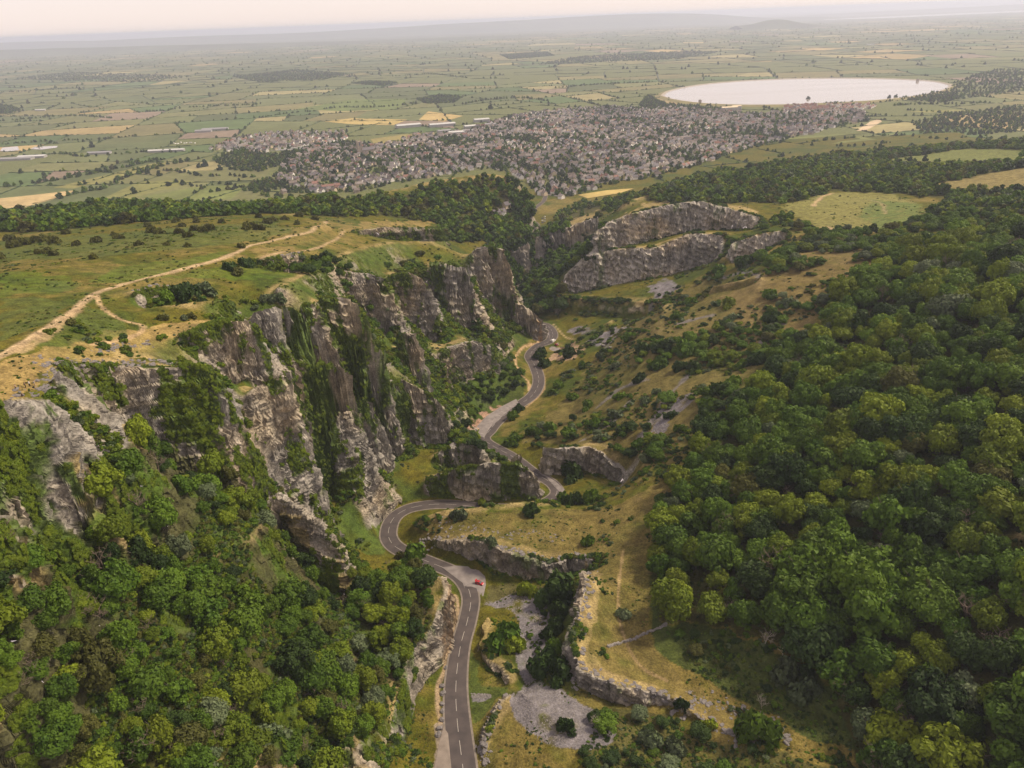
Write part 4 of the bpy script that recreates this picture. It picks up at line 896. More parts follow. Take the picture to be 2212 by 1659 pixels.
# ------------------------------------------------------------------ things
def empty(name, loc, rz=0.0, **props):
    o = bpy.data.objects.new(name, None); o.empty_display_size = 1.0; COL.objects.link(o); o.location = loc; o.rotation_euler = (0, 0, rz)
    for k, v in props.items(): o[k] = v
    return o
def part(name, V, F, mat, parent, smooth=False):
    me = bpy.data.meshes.new(name); me.from_pydata([tuple(map(float, v)) for v in V], [], [tuple(int(i) for i in f) for f in F]); me.materials.append(mat)
    if smooth: me.polygons.foreach_set('use_smooth', [True] * len(me.polygons))
    return link(name, me, parent)
def pm(name, me, parent, loc=(0, 0, 0), scl=(1, 1, 1), rz=0.0):
    o = link(name, me, parent); o.location = loc; o.scale = scl; o.rotation_euler = (0, 0, rz); return o
def boxv(x0, x1, y0, y1, z0, z1):
    V = [(x0, y0, z0), (x1, y0, z0), (x1, y1, z0), (x0, y1, z0), (x0, y0, z1), (x1, y0, z1), (x1, y1, z1), (x0, y1, z1)]
    return V, [(0, 3, 2, 1), (4, 5, 6, 7), (0, 1, 5, 4), (1, 2, 6, 5), (2, 3, 7, 6), (3, 0, 4, 7)]
def polys(pieces):
    V = []; F = []
    for v, f in pieces: n = len(V); V += [tuple(p) for p in v]; F += [tuple(i + n for i in q) for q in f]
    return V, F

# ---- road with verge bays and painted markings
M_asph, nt, b = mat_nodes('asphalt'); b.inputs['Roughness'].default_value = 0.85
g = nd(nt, 'ShaderNodeNewGeometry'); no = nd(nt, 'ShaderNodeTexNoise'); no.inputs['Scale'].default_value = 0.25; no.inputs['Detail'].default_value = 6; nt.links.new(g.outputs['Position'], no.inputs['Vector'])
cr = nd(nt, 'ShaderNodeValToRGB'); cr.color_ramp.elements[0].position = 0.3; cr.color_ramp.elements[0].color = (0.060, 0.052, 0.052, 1); cr.color_ramp.elements[1].position = 0.7; cr.color_ramp.elements[1].color = (0.092, 0.078, 0.074, 1)
nt.links.new(no.outputs['Fac'], cr.inputs[0]); nt.links.new(cr.outputs[0], b.inputs['Base Color'])
M_bay = plain('worn_bay_surface', (0.20, 0.18, 0.172), 0.9, 0.22, 0.35); M_paint = plain('road_paint', (0.42, 0.395, 0.36), 0.7, 0.1, 1.0); M_kerb = plain('road_edge_grit', (0.19, 0.165, 0.14), 0.95, 0.2, 0.6)
RC = catmull(ROAD, 2.0); tg = np.gradient(RC[:, :2], axis=0); tg /= np.linalg.norm(tg, axis=1)[:, None]; rn = np.stack([tg[:, 1], -tg[:, 0]], 1)
rd = np.hypot(RC[:, 0], RC[:, 1]); rw = 3.35 + 0.75 * sstep(215, 165, RC[:, 1]) + 0.8 * sstep(395, 420, RC[:, 1]) * sstep(640, 600, RC[:, 1]) + 0.5 * np.exp(-((RC[:, 1] - 295) / 22.0) ** 2)
def strip(name, a, b_, lift, mat, parent=None, **kw):
    A = np.column_stack([RC[:, :2] + rn * a[:, None], RC[:, 2] + lift]); B = np.column_stack([RC[:, :2] + rn * b_[:, None], RC[:, 2] + lift]); n = len(RC)
    me = mesh_np(name, np.vstack([A, B]), [(i, n + i, n + i + 1, i + 1) for i in range(n - 1)], mat=mat); return link(name, me, parent, **kw)
road = strip('road', -rw, rw, 0.16, M_asph, kind='structure')
strip('road_edge', -rw - 0.7, -rw + 0.05, 0.12, M_kerb, road); strip('road_edge', rw - 0.05, rw + 0.7, 0.12, M_kerb, road)
cs = np.concatenate([[0], np.cumsum(np.linalg.norm(np.diff(RC, axis=0), axis=1))])
def at_s(s, o_=0.0, lift=0.2):
    q = np.array([np.interp(s, cs, RC[:, k]) for k in range(3)]); nn_ = np.array([np.interp(s, cs, rn[:, k]) for k in range(2)])
    return (q[0] + nn_[0] * o_, q[1] + nn_[1] * o_, q[2] + lift)
s = 0.0
while s < cs[-1] - 10 and at_s(s)[1] < 700:
    sub = np.linspace(s, s + 5.6, 4); V = [at_s(q, w_) for q in sub for w_ in (-0.075, 0.075)]
    part('centre_dash', V, [(2 * i, 2 * i + 1, 2 * i + 3, 2 * i + 2) for i in range(3)], M_paint, road); s += 9.0
def bay(name, uv, z_, mat=M_bay, lift=0.13, tri=None):
    P_ = [tuple(PZ(u, v, zz) + np.array([0, 0, lift])) for (u, v), zz in zip(uv, z_)]; me = bpy.data.meshes.new(name); me.from_pydata(P_, [], [tuple(range(len(P_)))]); me.materials.append(mat); return link(name, me, kind='structure')
bay('parking_bay', [(955,1226),(985,1222),(1010,1224),(1035,1233),(1048,1246),(1050,1262),(1044,1290),(1032,1325),(1022,1345),(1012,1300),(1000,1260)], [79.6,80,80.4,80.8,81,81.1,81.5,82.4,83,82,81])
bay('parking_bay', [(1018,938),(1026,926),(1050,900),(1080,880),(1115,862),(1120,872),(1090,895),(1058,925),(1046,945)], [60,59.6,58.8,57.8,56.6,56.6,57.6,58.9,60])
bay('parking_bay', [(1170,702),(1168,715),(1172,735),(1182,745),(1188,735),(1186,718),(1178,702)], [45.4,46.6,48,48.8,48.4,47,45.4])
bay('parking_bay', [(1195,728),(1205,738),(1210,752),(1202,765),(1190,768),(1186,752)], [47.6,48.2,48.8,49.4,49.6,49])
bay('parking_bay', [(1160,1018),(1175,1024),(1200,1040),(1220,1058),(1208,1072),(1200,1050),(1180,1034)], [66.2,66.8,67.6,68.4,68.7,67.8,67])
bay('parking_bay', [(938,1800),(938,1659),(950,1600),(958,1570),(968,1585),(975,1659),(980,1800)], [92.3,90.3,89.8,89.5,89.4,90,92], mat=plain('gritty_layby', (0.20, 0.17, 0.145), 0.95, 0.2, 0.4))
# painted bay lines
for (u0, v0), (u1, v1), z0, z1 in [((1030,935),(1046,938),59.9,60),((1038,926),(1053,928),59.4,59.4),((1046,917),(1061,918),59,58.9),((1055,908),(1070,908),58.6,58.5),((1064,899),(1080,898),58.2,58.1),((1075,890),(1092,888),57.8,57.7),((1088,881),(1104,879),57.4,57.2),((1172,709),(1179,709),46,46),((1171,716),(1181,716),46.6,46.6),((1172,723),(1183,723),47.2,47.2),((1173,730),(1184,730),47.8,47.8)]:
    a = PZ(u0, v0, z0); c = PZ(u1, v1, z1); e = (c - a); e /= np.linalg.norm(e); q = np.array([-e[1], e[0], 0]) * 0.11; up_ = np.array([0, 0, 0.19])
    part('bay_line', [a - q + up_, c - q + up_, c + q + up_, a + q + up_], [(0, 1, 2, 3)], M_paint, road)

# ---- individual trees
def seen(P_, top):
    """share of sample points of a tree that the terrain leaves in view"""
    o = np.array([0, 0, CZ]); q = np.array(P_, float) + np.array([0, 0, top]); t = np.linspace(0.3, 0.985, 90)[:, None]; L = o + (q - o) * t
    return not (hz(L[:, 0], L[:, 1]) > L[:, 2]).any()
def zone(t):
    u, v, d = proj(t[:3])
    if t[6] == 'east':
        return 'by the dry terrace' if u < 1560 and v > 1000 else 'beside the open slope' if u < 1700 and v < 1000 else 'in the bottom corner' if v > 1400 and u > 1850 else 'under the dark clearing' if v > 1400 else 'at the right frame edge' if u > 2050 else 'in its upper half' if v < 900 else 'in its middle'
    return 'above the roadside crag' if u > 700 else 'in the bottom corner' if u < 300 and v > 1350 else 'along the bottom edge' if v > 1480 else 'close under the cliffs' if v < 1180 else 'in its middle'
SIZE = lambda t: 'broad ' if t[3] > (5.2 if t[6] == 'east' else 3.7) else ('slender ' if t[3] < (4.0 if t[6] == 'east' else 2.9) else '')
WOODTXT = {'east': 'right-hand wood', 'west': 'left-hand wood', 'northwest': 'the wood beyond the left-hand plateau', 'northeast': 'the wooded hillside below the reservoir'}
SPTXT = {'green': 'mid green leafy tree', 'lime': 'bright yellow green leafy tree', 'dark': 'dark green shadowy tree', 'silver': 'silvery grey green whitebeam tree', 'olive': 'brownish olive green tree'}
score = []
for i, t in enumerate(TREES):
    u, v, d = proj((t[0], t[1], t[2] + t[3]))
    score.append(t[3] / d if (-40 < u < 2252 and v < 1760 and t[6] in ('east', 'west') and seen(t[:3], t[3] * 1.3)) else 0)
order = np.argsort(score)[::-1]; chosen = set(int(i) for i in order[:300] if score[i] > 0)
spl = list(CROWN); rest = [t for i, t in enumerate(TREES) if i not in chosen]
def tree(t, label, group, cat='tree', name='tree'):
    e = empty(name, (t[0], t[1], t[2] - 0.4), random.random() * 6.28, label=label, category=cat, group=group)
    pm('crown', random.choice(CROWN[t[5]]), e, scl=(t[3] * random.uniform(.85, 1.1), t[3] * random.uniform(.85, 1.1), t[3] * t[4])); pm('trunk', random.choice(TRUNK), e, scl=(t[3], t[3], t[3] * t[4])); return e
for i in sorted(chosen):
    t = TREES[i]; tree(t, '%s%s of the %s %s' % (SIZE(t), SPTXT[t[5]], WOODTXT[t[6]], zone(t)), '%s%s trees of the %s %s' % (SIZE(t), t[5], WOODTXT[t[6]], zone(t)))
thk = sorted([t for t in rest if t[6] == 'thicket' and seen(t[:3], t[3])], key=lambda t: -t[3] / proj(t[:3])[2])[:150]; tk = set(id(t) for t in thk); rest = [t for t in rest if id(t) not in tk]
for t in thk:
    u, v, d = proj(t[:3]); zn = 'beside the edge of the right-hand wood' if v > 800 else 'halfway up the right-hand slope' if v > 660 else 'high on the right-hand slope'
    e = empty('shrub', (t[0], t[1], t[2] - 0.3), random.random() * 6.28, label='%s %s shrub %s' % ('large' if t[3] > 3 else 'small', {'green': 'mid green', 'lime': 'bright green', 'dark': 'dark green', 'olive': 'brownish', 'silver': 'silvery'}[t[5]], zn), category='shrub', group='%s %s shrubs %s' % ('large' if t[3] > 3 else 'small', t[5], zn))
    pm('foliage', random.choice(CROWN[t[5]]), e, scl=(t[3], t[3], t[3] * t[4])); pm('stem', random.choice(TRUNK), e, scl=(t[3], t[3], t[3] * t[4]))
def rz_only(n): return np.stack([np.zeros(n), np.zeros(n), rng.random(n) * 6.28], 1)
nearT = [t for t in rest if np.hypot(t[0], t[1]) < 700]; farT = [t for t in rest if np.hypot(t[0], t[1]) >= 700]
gn_scatter('woodland', np.array([t[:3] for t in nearT]), rz_only(len(nearT)), np.array([(t[3], t[3], t[3] * t[4]) for t in nearT]), [spl.index(t[5]) * 4 + rng.integers(4) for t in nearT], [m for s_ in spl for m in CROWN[s_]], 'further trees filling the woods on both sides of the gorge', 'woodland')
spf = list(FARC); gn_scatter('far_woodland', np.array([t[:3] for t in farT]), rz_only(len(farT)), np.array([(t[3] * 1.1, t[3] * 1.1, t[3] * t[4]) for t in farT]), [spf.index(t[5]) * 2 + rng.integers(2) for t in farT], [m for s_ in spf for m in FARC[s_]], 'far woods on the hills above the village', 'woodland')

# ---- bushes and trees picked out one by one on the open ground
def bush(u, v, r, sp, label, group, name='bush', cat='bush', hf=1.0):
    p = hit(u, v); d = proj(p)[2]; R_ = 1.45 * r * d / FPX
    e = empty(name, (p[0], p[1], p[2] - 0.15 * R_), random.random() * 6.28, label=label, category=cat, group=group)
    pm('foliage', random.choice(BUSH[sp]), e, scl=(R_, R_, R_ * 1.15 * hf)); pm('stem', random.choice(TRUNK), e, scl=(R_ * 0.7, R_ * 0.7, R_ * 0.6)); return e
GRP = 'bushes dotted over the right-hand slope'
for (u, v, r, sp) in [(1700,560,22,'green'),(1665,640,14,'green'),(1575,660,16,'lime'),(1580,690,12,'silver'),(1460,690,12,'green'),(1495,655,12,'green'),(1555,590,16,'green'),(1610,570,18,'dark'),(1650,560,18,'green'),
    (1360,735,14,'green'),(1300,770,10,'silver'),(1330,795,12,'silver'),(1390,760,18,'dark'),(1440,755,22,'dark'),(1480,760,24,'green'),(1420,790,20,'green'),(1500,800,18,'dark'),(1380,820,14,'dark'),(1470,800,16,'dark'),
    (1340,860,12,'green'),(1390,870,12,'silver'),(1420,850,10,'silver'),(1330,900,14,'silver'),(1270,880,14,'green'),(1240,860,12,'green'),(1290,920,14,'green'),(1350,930,16,'dark'),(1380,960,14,'green'),(1400,990,14,'silver'),
    (1260,790,9,'green'),(1285,730,8,'green'),(1305,760,8,'dark'),(1210,835,12,'green'),(1195,850,10,'green'),(1535,880,20,'green'),(1560,850,22,'dark'),(1520,900,18,'dark'),(1580,830,18,'green'),(1600,860,16,'silver'),
    (1670,690,18,'dark'),(1700,660,16,'silver'),(1640,780,20,'dark'),(1680,760,16,'dark'),(1600,790,14,'green'),(1540,790,12,'green'),(1450,900,12,'dark'),(1470,930,12,'green'),(1440,960,12,'dark'),(1300,950,14,'silver'),(1230,940,16,'green'),(1190,930,16,'green'),(1150,940,16,'green'),(1110,955,18,'green')]:
    bush(u, v, r, sp, {'green': 'rounded green bush', 'lime': 'bright green rounded bush', 'silver': 'pale silvery bush', 'dark': 'dark green bush', 'olive': 'olive bush'}[sp] + ' on the open right-hand slope ' + ('near the road' if u < 1250 else 'below its middle' if v > 880 else 'at mid height' if v > 720 else 'near its top') + ('' if u < 1400 or u > 1560 else ' towards the wood'), sp + ' ' + GRP)
# roadside and knoll bushes, each named by where it stands
for (u, v, r, sp, lab) in [(892,1212,26,'green','full green bush hiding the road at the tight bend'),(868,1208,12,'olive','small spreading tree left of the green bush at the tight bend'),(1150,1112,17,'dark','lone dark tree on the crest of the dry knoll'),(990,1118,15,'silver','pale bush beside rocks on top of the dry knoll'),
    (1058,1178,13,'silver','pale bush on the rim of the knoll crag'),(1270,1172,13,'green','round green bush on the knoll above the crag corner'),(1135,1285,18,'lime','bright round bush standing on the grey scree'),(1085,1385,34,'green','broad green tree between the road and the grey scree'),(1110,1395,26,'lime','lighter green tree joined to the broad tree by the scree'),
    (1200,1285,34,'dark','large dark bush under the crag beside the scree'),(1215,1300,26,'dark','dark bush next to the large one below the right crag'),(1190,1365,24,'dark','dark bush along the foot of the right crag halfway down'),(1210,1330,22,'dark','low dark bush at the crag foot above the narrow scree'),(1180,1440,30,'dark','spreading dark bush below the corner of the right crag'),(1210,1460,26,'dark','dark green bush in the angle of the right crag'),(1195,1410,20,'green','green bush between scree and right crag'),
    (1235,1030,24,'dark','dark tree in the bowl behind the second road bend'),(1210,1085,16,'green','green bush beside the second road bend'),(1240,1090,20,'dark','dark bush on the bank by the second bend'),(1280,1085,18,'green','green bush on the bank right of the second bend'),(1045,1090,10,'lime','small bright bush below the rock nose at the road'),(1165,770,14,'dark','dark rounded tree at the roadside near the parked van'),(1175,790,13,'dark','second dark tree at the roadside below the parked van'),(1232,770,14,'dark','dark bush beside the dirt picnic ground'),
    (1120,888,11,'dark','dark bush at the road edge by the long bay'),(1110,905,12,'green','green bush at the road edge above the long bay'),(1350,1330,14,'silver','faint silvery bush on the grassy right-hand terrace'),(1690,1450,26,'silver','silver green tree standing in the dark clearing'),(1765,1425,26,'silver','pale whitebeam standing in the dark clearing'),(1740,1500,28,'silver','broad silvery tree at the lower edge of the clearing'),
    (1630,1600,40,'green','large green tree at the lower right outcrop'),(1530,1570,14,'lime','bright ivy bush on the lower right outcrop'),(1470,1530,14,'dark','dark bush at the end of the right crag'),(1410,1600,22,'silver','pale shrub on the terrace at the bottom edge'),(1465,1620,20,'silver','silvery shrub near the bottom edge of the terrace'),(1225,1575,18,'dark','dark low bush in the lower scree'),(1545,1090,0,'green','')]:
    if r: bush(u, v, r, sp, lab, 'single bushes and trees near the road', hf=1.25)
# hawthorns on the plateau
for (u, v, r, lab) in [(385,1000/2+5,9,''),(405,533,7,''),(530,495,11,''),(548,492,10,''),(560,497,10,''),(580,482,9,''),(590,478,8,''),(450,497,10,''),(440,500,9,''),(420,498,9,''),(408,512,9,''),(395,490,7,''),(345,505,9,''),(330,502,10,''),(320,490,7,''),(300,530,8,''),(210,523,10,''),(265,515,7,''),(255,515,8,''),(245,508,6,''),(165,530,8,''),(145,505,8,''),(120,525,12,''),(95,520,11,''),(75,525,12,''),(50,530,13,''),(30,535,12,''),(20,520,10,''),(100,548,10,''),(115,552,9,''),(380,480,8,''),(425,480,8,''),(480,482,7,''),(615,475,7,''),(560,470,7,''),(640,545-60,7,''),(360,530,6,''),(200,560,9,''),(520,535,8,''),(85,548,8,''),(0,560,12,''),(645,468,8,''),(680,475,7,'')]:
    bush(u, v, r, 'olive', '%s brownish hawthorn on the left-hand plateau %s' % ('larger' if r > 8 else 'small', 'in the scrub at the frame edge' if u < 130 else 'between the scrub and the middle rows' if u < 310 else 'in the middle rows' if u < 470 else 'by the far end of the path'), 'hawthorns on the left-hand plateau', 'hawthorn', 'hawthorn', 1.15)
for (u, v, r, sp, lab) in [(530,575,17,'dark','dark round tree beside the short crag near the path'),(495,582,15,'dark','second dark tree near the path above the hollow'),(510,592,13,'olive','brown bush below the pair of dark trees'),(410,640,26,'dark','large dark bush in the hollow of the plateau'),(380,645,24,'dark','dark bush at the left of the plateau hollow'),(440,632,20,'silver','grey green bush at the right of the plateau hollow'),(352,648,18,'green','green bush at the edge of the plateau hollow'),(350,690,11,'olive','rounded brown bush on the grass below the hollow'),(412,686,9,'olive','flat-topped thorn near the rim below the hollow'),(395,690,8,'silver','pale low shrub beside the flat-topped thorn'),(602,648,14,'silver','silver shrub on the rim of the third buttress'),(575,650,12,'silver','pale shrub left of the silver shrub on the rim'),(128,780,8,'green','small green bush at the head of the dark cleft'),(152,805,10,'green','green shrub growing in the dark cleft'),(222,800,12,'green','shrub hanging under the rim of the alcove')]:
    bush(u, v, r, sp, lab, 'bushes on the left-hand plateau')

# ---- undergrowth, ledge shrubs and ivy as uncounted stuff
def ground_samples(n):
    k = rng.choice(len(GV), n); return k
bsp = list(BUSH); bm_ = [m for s_ in bsp for m in BUSH[s_]]
k = ground_samples(260000); X, Y, Z = GV[k].T; R_, S_, RK = GR[k], GSL[k], GROCK[k]
nz = fbm(X / 16, Y / 16, Z / 20, 3); rdist = bil(near_road, *to_ij(X, Y))
wW = inpoly(X, Y, WOODP['west']); wE = inpoly(X, Y, WOODP['east'])
uu, vv = uvproj(X, Y, Z); inv_ = (uu > -60) & (uu < 2270) & (vv > 0) & (vv < 1720)
# ledges of the west wall
a = np.nonzero(inv_ & (X < WESTX(Y)) & (R_ < 680) & (Y > 110) & (S_ > 0.5) & (S_ < 3.2) & (nz > -0.06 + 0.30 * (R_ < 235)) & (rdist < 0.05) & (GRIM[k] < 0.45) & ~wW)[0]; a = rng.choice(a, min(len(a), 10500), replace=False)
# forest floor growth
b2 = np.nonzero(inv_ & (wW | (wE & (R_ < 520))) & (rdist < 0.05) & (RK < 0.6))[0]; b2 = rng.choice(b2, min(len(b2), 12000), replace=False)
# low plants on open turf
c2 = np.nonzero(inv_ & (R_ < 900) & (RK < 0.2) & (nz > -0.02) & (rdist < 0.02) & ~wW & ~wE)[0]; c2 = rng.choice(c2, min(len(c2), 15000), replace=False)
c3 = np.nonzero(inv_ & (inpoly(X, Y, CL_P) | inpoly(X, Y, LT_P)) & (rdist < 0.02))[0]; c3 = rng.choice(c3, min(len(c3), 2600), replace=False)
# east wall and slope shrubs
d2 = np.nonzero(inv_ & (X > WESTX(Y)) & (R_ < 950) & (S_ > 0.3) & (S_ < 1.25) & (nz > 0.0) & (rdist < 0.02) & ~wE)[0]; d2 = rng.choice(d2, min(len(d2), 6500), replace=False)
def lay(name, q, smin, smax, wts, label, flat=0.8):
    p = GV[k[q]].copy(); n = len(q); sc_ = (smin + (smax - smin) * rng.random(n) ** 2.2) * np.clip(R_[q] / 320, 0.75, 1.8); pk = rng.choice(len(bsp), n, p=np.array(wts) / sum(wts)) * 2 + rng.integers(0, 2, n)
    gn_scatter(name, p, rz_only(n), np.stack([sc_, sc_, sc_ * flat], 1), pk, bm_, label, 'shrubbery')
# bsp order: green lime dark silver olive ivy
lay('ledge_shrubbery', a, 0.7, 3.0, (4, 3, 1.5, 0.8, 1.2, 4), 'shrubs crowding the ledges of the left-hand cliffs')
lay('undergrowth', b2, 0.8, 2.2, (4, 2, 3, 0.8, 3, 1), 'undergrowth between the trees of both woods')
lay('low_scrub', c2, 0.22, 1.0, (3, 1, 3, 0.3, 4, 1), 'low scrub and bracken on the open turf', 0.6)
lay('clearing_scrub', c3, 0.4, 1.4, (3, 0.5, 6, 0.4, 1.5, 0.5), 'low dark scrub in the clearing and on the lower terrace', 0.6)
lay('slope_shrubbery', d2, 0.6, 2.2, (4, 1, 4, 1.5, 1.5, 1), 'shrubs on the right-hand crags and slope')
# ivy sheets flat on the rock
iv = fbm(GV[:, 0] / 13 + 3, GV[:, 1] / 13, GV[:, 2] / 26, 3) + 0.35 * vnoise(GV[:, 0] / 3.2, GV[:, 1] / 3.2, GV[:, 2] / 9)
e2 = np.nonzero((GROCK > 0.5) & (iv > 0.06 + 0.24 * (GR < 235)) & (GV[:, 0] < WESTX(GV[:, 1])) & (GR < 680) & (GR > 110))[0]; e2 = rng.choice(e2, min(len(e2), 24000), replace=False)
fi, fj = to_ij(GV[e2, 0], GV[e2, 1]); az = np.arctan2(bil(NY, fi, fj), bil(NX, fi, fj)); sc_ = 0.5 + 0.9 * rng.random(len(e2)) ** 1.5
rot = np.stack([np.zeros(len(e2)), np.full(len(e2), 1.15), az], 1); iv_i = bsp.index('ivy') * 2
gn_scatter('ivy', GV[e2], rot, np.stack([sc_, sc_, sc_ * 0.55], 1), iv_i + rng.integers(0, 2, len(e2)), bm_, 'bright green ivy hanging on the left-hand cliffs', 'ivy')
print('plants', len(chosen), round(time.time() - T0, 1))

# ---- bare trees
def bare_mesh(seed, h=7.0):
    r = np.random.default_rng(seed); pc = []
    def grow(p, d, L, r0, lev):
        q = [p]; dd = d.copy()
        for _ in range(3): dd = dd + 0.16 * r.normal(size=3); dd /= np.linalg.norm(dd); q.append(q[-1] + dd * L / 3)
        pc.append(tube(q, np.linspace(r0, r0 * 0.55, 4), 5))
        if lev < 3:
            for c in range(4 if lev else 7):
                s_ = q[1 + c % 3] if lev == 0 else q[2 + c % 2]; a = r.random() * 2 * PI; side_ = np.array([math.cos(a), math.sin(a), 0.35 + 0.5 * r.random()]); nd_ = dd * 0.55 + side_; nd_ /= np.linalg.norm(nd_)
                grow(s_, nd_, L * (0.5 + 0.15 * r.random()), r0 * 0.5, lev + 1)
    grow(np.zeros(3), np.array([0.05, 0, 1.0]), h * 0.55, 0.20, 0); return join(pc)
for n_, (u, v, s_, lab) in enumerate([(1652,1392,1.25,'pale leafless dead tree standing in the dark clearing'),(1690,1415,0.7,'low dead thorn bush beside the pale dead tree'),(1645,1560-30,0.8,'thin bare tree at the end of the right crag'),(1165,1345,0.8,'bare branched trunk by the grey scree'),(1290,1575,0.8,'short leaning dead stem on the lower scree'),(980,1010,0.7,'bare tree on the rock nose inside the bend')]):
    p = hit(u, v); V, F = bare_mesh(900 + n_); e = empty('dead_tree', (p[0], p[1], p[2] - 0.3), n_ * 1.3, label=lab, category='dead tree', group='bare trees')
    o = pm('branches', mesh_np('branches', V, F, smooth=True, mat=M_dead), e, scl=(s_, s_, s_))
M_twig = plain('grey_brown_twigs', (0.17, 0.135, 0.105), 0.9, 0.25, 2.0); TW = []
for n_ in range(3): V, F = bare_mesh(950 + n_); TW.append(mesh_np('bare_branches', V, F, smooth=True, mat=M_twig))
q = [t for t in TREES if t[6] in ('east', 'west')]; q = [q[i] for i in rng.choice(len(q), 170, replace=False)]; bp_ = np.array([(t[0] + 2.5 * rng.normal(), t[1] - 2.5 + rng.normal(), 0) for t in q]); bp_[:, 2] = hz(bp_[:, 0], bp_[:, 1]) - 0.3; bs_ = np.array([(1.5 if t[6] == 'east' else 0.95) * (0.8 + 0.5 * rng.random()) for t in q])
gn_scatter('bare_branches', bp_, rz_only(len(q)), np.stack([bs_, bs_, bs_], 1), rng.integers(0, 3, len(q)), TW, 'grey bare branches showing between the crowns of both woods', 'branches')
# ------------------------------------------------------------------ village, farms and trees of the plain
WALLM = [plain('white_render', (0.82, 0.79, 0.75), 0.85, 0.06, 0.5, rnd=0.12), plain('cream_render', (0.60, 0.50, 0.35), 0.85, 0.06, 0.5, rnd=0.12), plain('buff_stone', (0.33, 0.275, 0.21), 0.9, 0.1, 0.5, rnd=0.15), plain('grey_stone', (0.30, 0.28, 0.27), 0.9, 0.1, 0.5, rnd=0.15)]
ROOFM = [plain('brown_tile', (0.150, 0.125, 0.112), 0.85, 0.12, 0.6, rnd=0.2), plain('red_tile', (0.205, 0.115, 0.092), 0.85, 0.12, 0.6, rnd=0.2), plain('grey_slate', (0.125, 0.115, 0.125), 0.8, 0.1, 0.6, rnd=0.2), plain('pale_concrete_tile', (0.215, 0.190, 0.175), 0.85, 0.1, 0.6, rnd=0.2)]
def house_shapes():
    W = [(-.5,-.5,0),(.5,-.5,0),(.5,.5,0),(-.5,.5,0),(-.5,-.5,1),(.5,-.5,1),(.5,.5,1),(-.5,.5,1),(-.5,0,1.56),(.5,0,1.56)]
    wf = [(0,1,5,4),(2,3,7,6),(1,2,6,9,5),(3,0,4,8,7)]
    Rf = [(-.55,-.6,.93),(.55,-.6,.93),(.55,0,1.62),(-.55,0,1.62),(-.55,.6,.93),(.55,.6,.93),(-.55,-.6,.88),(.55,-.6,.88),(.55,0,1.56),(-.55,0,1.56),(-.55,.6,.88),(.55,.6,.88)]
    rf = [(0,1,2,3),(3,2,5,4),(7,6,9,8),(8,9,10,11),(0,6,7,1),(4,5,11,10),(1,7,8,2),(2,8,11,5),(0,3,9,6),(3,4,10,9)]
    return W, wf, Rf, rf
HW, HWF, HR, HRF = house_shapes(); ch_v, ch_f = boxv(0.28, 0.38, -0.07, 0.07, 1.4, 1.95)
def shared(name, V, F, mats):
    out = []
    for m in mats:
        me = bpy.data.meshes.new(name); me.from_pydata(V, [], F); me.materials.append(m); out.append(me)
    return out
WALLS_ = shared('wall', HW, HWF, WALLM); ROOFS_ = shared('roof', HR, HRF, ROOFM); CHIM_ = shared('chimney', ch_v, ch_f, [ROOFM[0], WALLM[2]])
WALLTXT = ['white walled', 'cream walled', 'buff stone', 'grey stone']; ROOFTXT = ['brown tiled', 'red tiled', 'grey slated', 'pale tiled']
def house(p, rz, w, d, h, wi, ri, label, group):
    e = empty('house', (p[0], p[1], p[2] - 0.3), rz, label=label, category='house', group=group)
    wl_ = pm('wall', WALLS_[wi], e, scl=(w, d, h)); rf_ = pm('roof', ROOFS_[ri], e, scl=(w, d, h)); pm('chimney', CHIM_[ri % 2], rf_); return e
HP = []; STREETS = []
def lay_blocks(poly, row, along, redp, size=150.0):
    b0 = poly.min(0); b1 = poly.max(0)
    for i in range(int(b0[0] // size), int(b1[0] // size) + 1):
        for j in range(int(b0[1] // size), int(b1[1] // size) + 1):
            c = (np.array([i, j]) + 0.5) * size; an = float(_h3(np.int64(i), np.int64(j), np.int64(5))) * PI; e1 = np.array([math.cos(an), math.sin(an)]); e2 = np.array([-e1[1], e1[0]])
            rw_ = row * (0.9 + 0.3 * rng.random())
            for b in np.arange(-size, size, rw_):
                run = []; k = -size
                bend = rng.normal() * 0.0012
                while k < size:
                    q = c + e1 * k + e2 * (b + bend * k * k)
                    inside = (i * size <= q[0] < (i + 1) * size) and (j * size <= q[1] < (j + 1) * size) and inpoly(q[:1], q[1:2], poly)[0]
                    if inside: run.append(q)
                    step = along * (0.8 + 0.6 * rng.random()); k += step
                    if not inside: continue
                    for sd_ in (-1, 1):
                        if rng.random() < 0.40: continue
                        h = q + e2 * sd_ * (9.0 + 1.6 * rng.random()) + e1 * rng.normal() * 0.7; zz = float(hz(h[0], h[1]))
                        if zz > 34 or vnoise(h[0] / 70, h[1] / 70, 2.2) > 0.58: continue
                        wi = rng.choice(4, p=[0.60, 0.24, 0.09, 0.07]); ri = 1 if rng.random() < redp else rng.choice([0, 2, 3], p=[0.45, 0.25, 0.30])
                        w, d = step * (0.62 + 0.2 * rng.random()), 7 + 2 * rng.random()
                        HP.append((h[0], h[1], zz, an + (PI / 2 if rng.random() < 0.2 else 0) + 0.04 * rng.normal(), w, d, 5.2 + 1.0 * rng.random(), int(wi), int(ri)))
                if len(run) > 2: STREETS.append(np.array([run[0], run[-1]]))
lay_blocks(TOWN, 36.0, 13.5, 0.07); lay_blocks(TOWN2, 32.0, 12.0, 0.12); lay_blocks(TOWN3, 28.0, 11.0, 0.85)
V = []; F = []
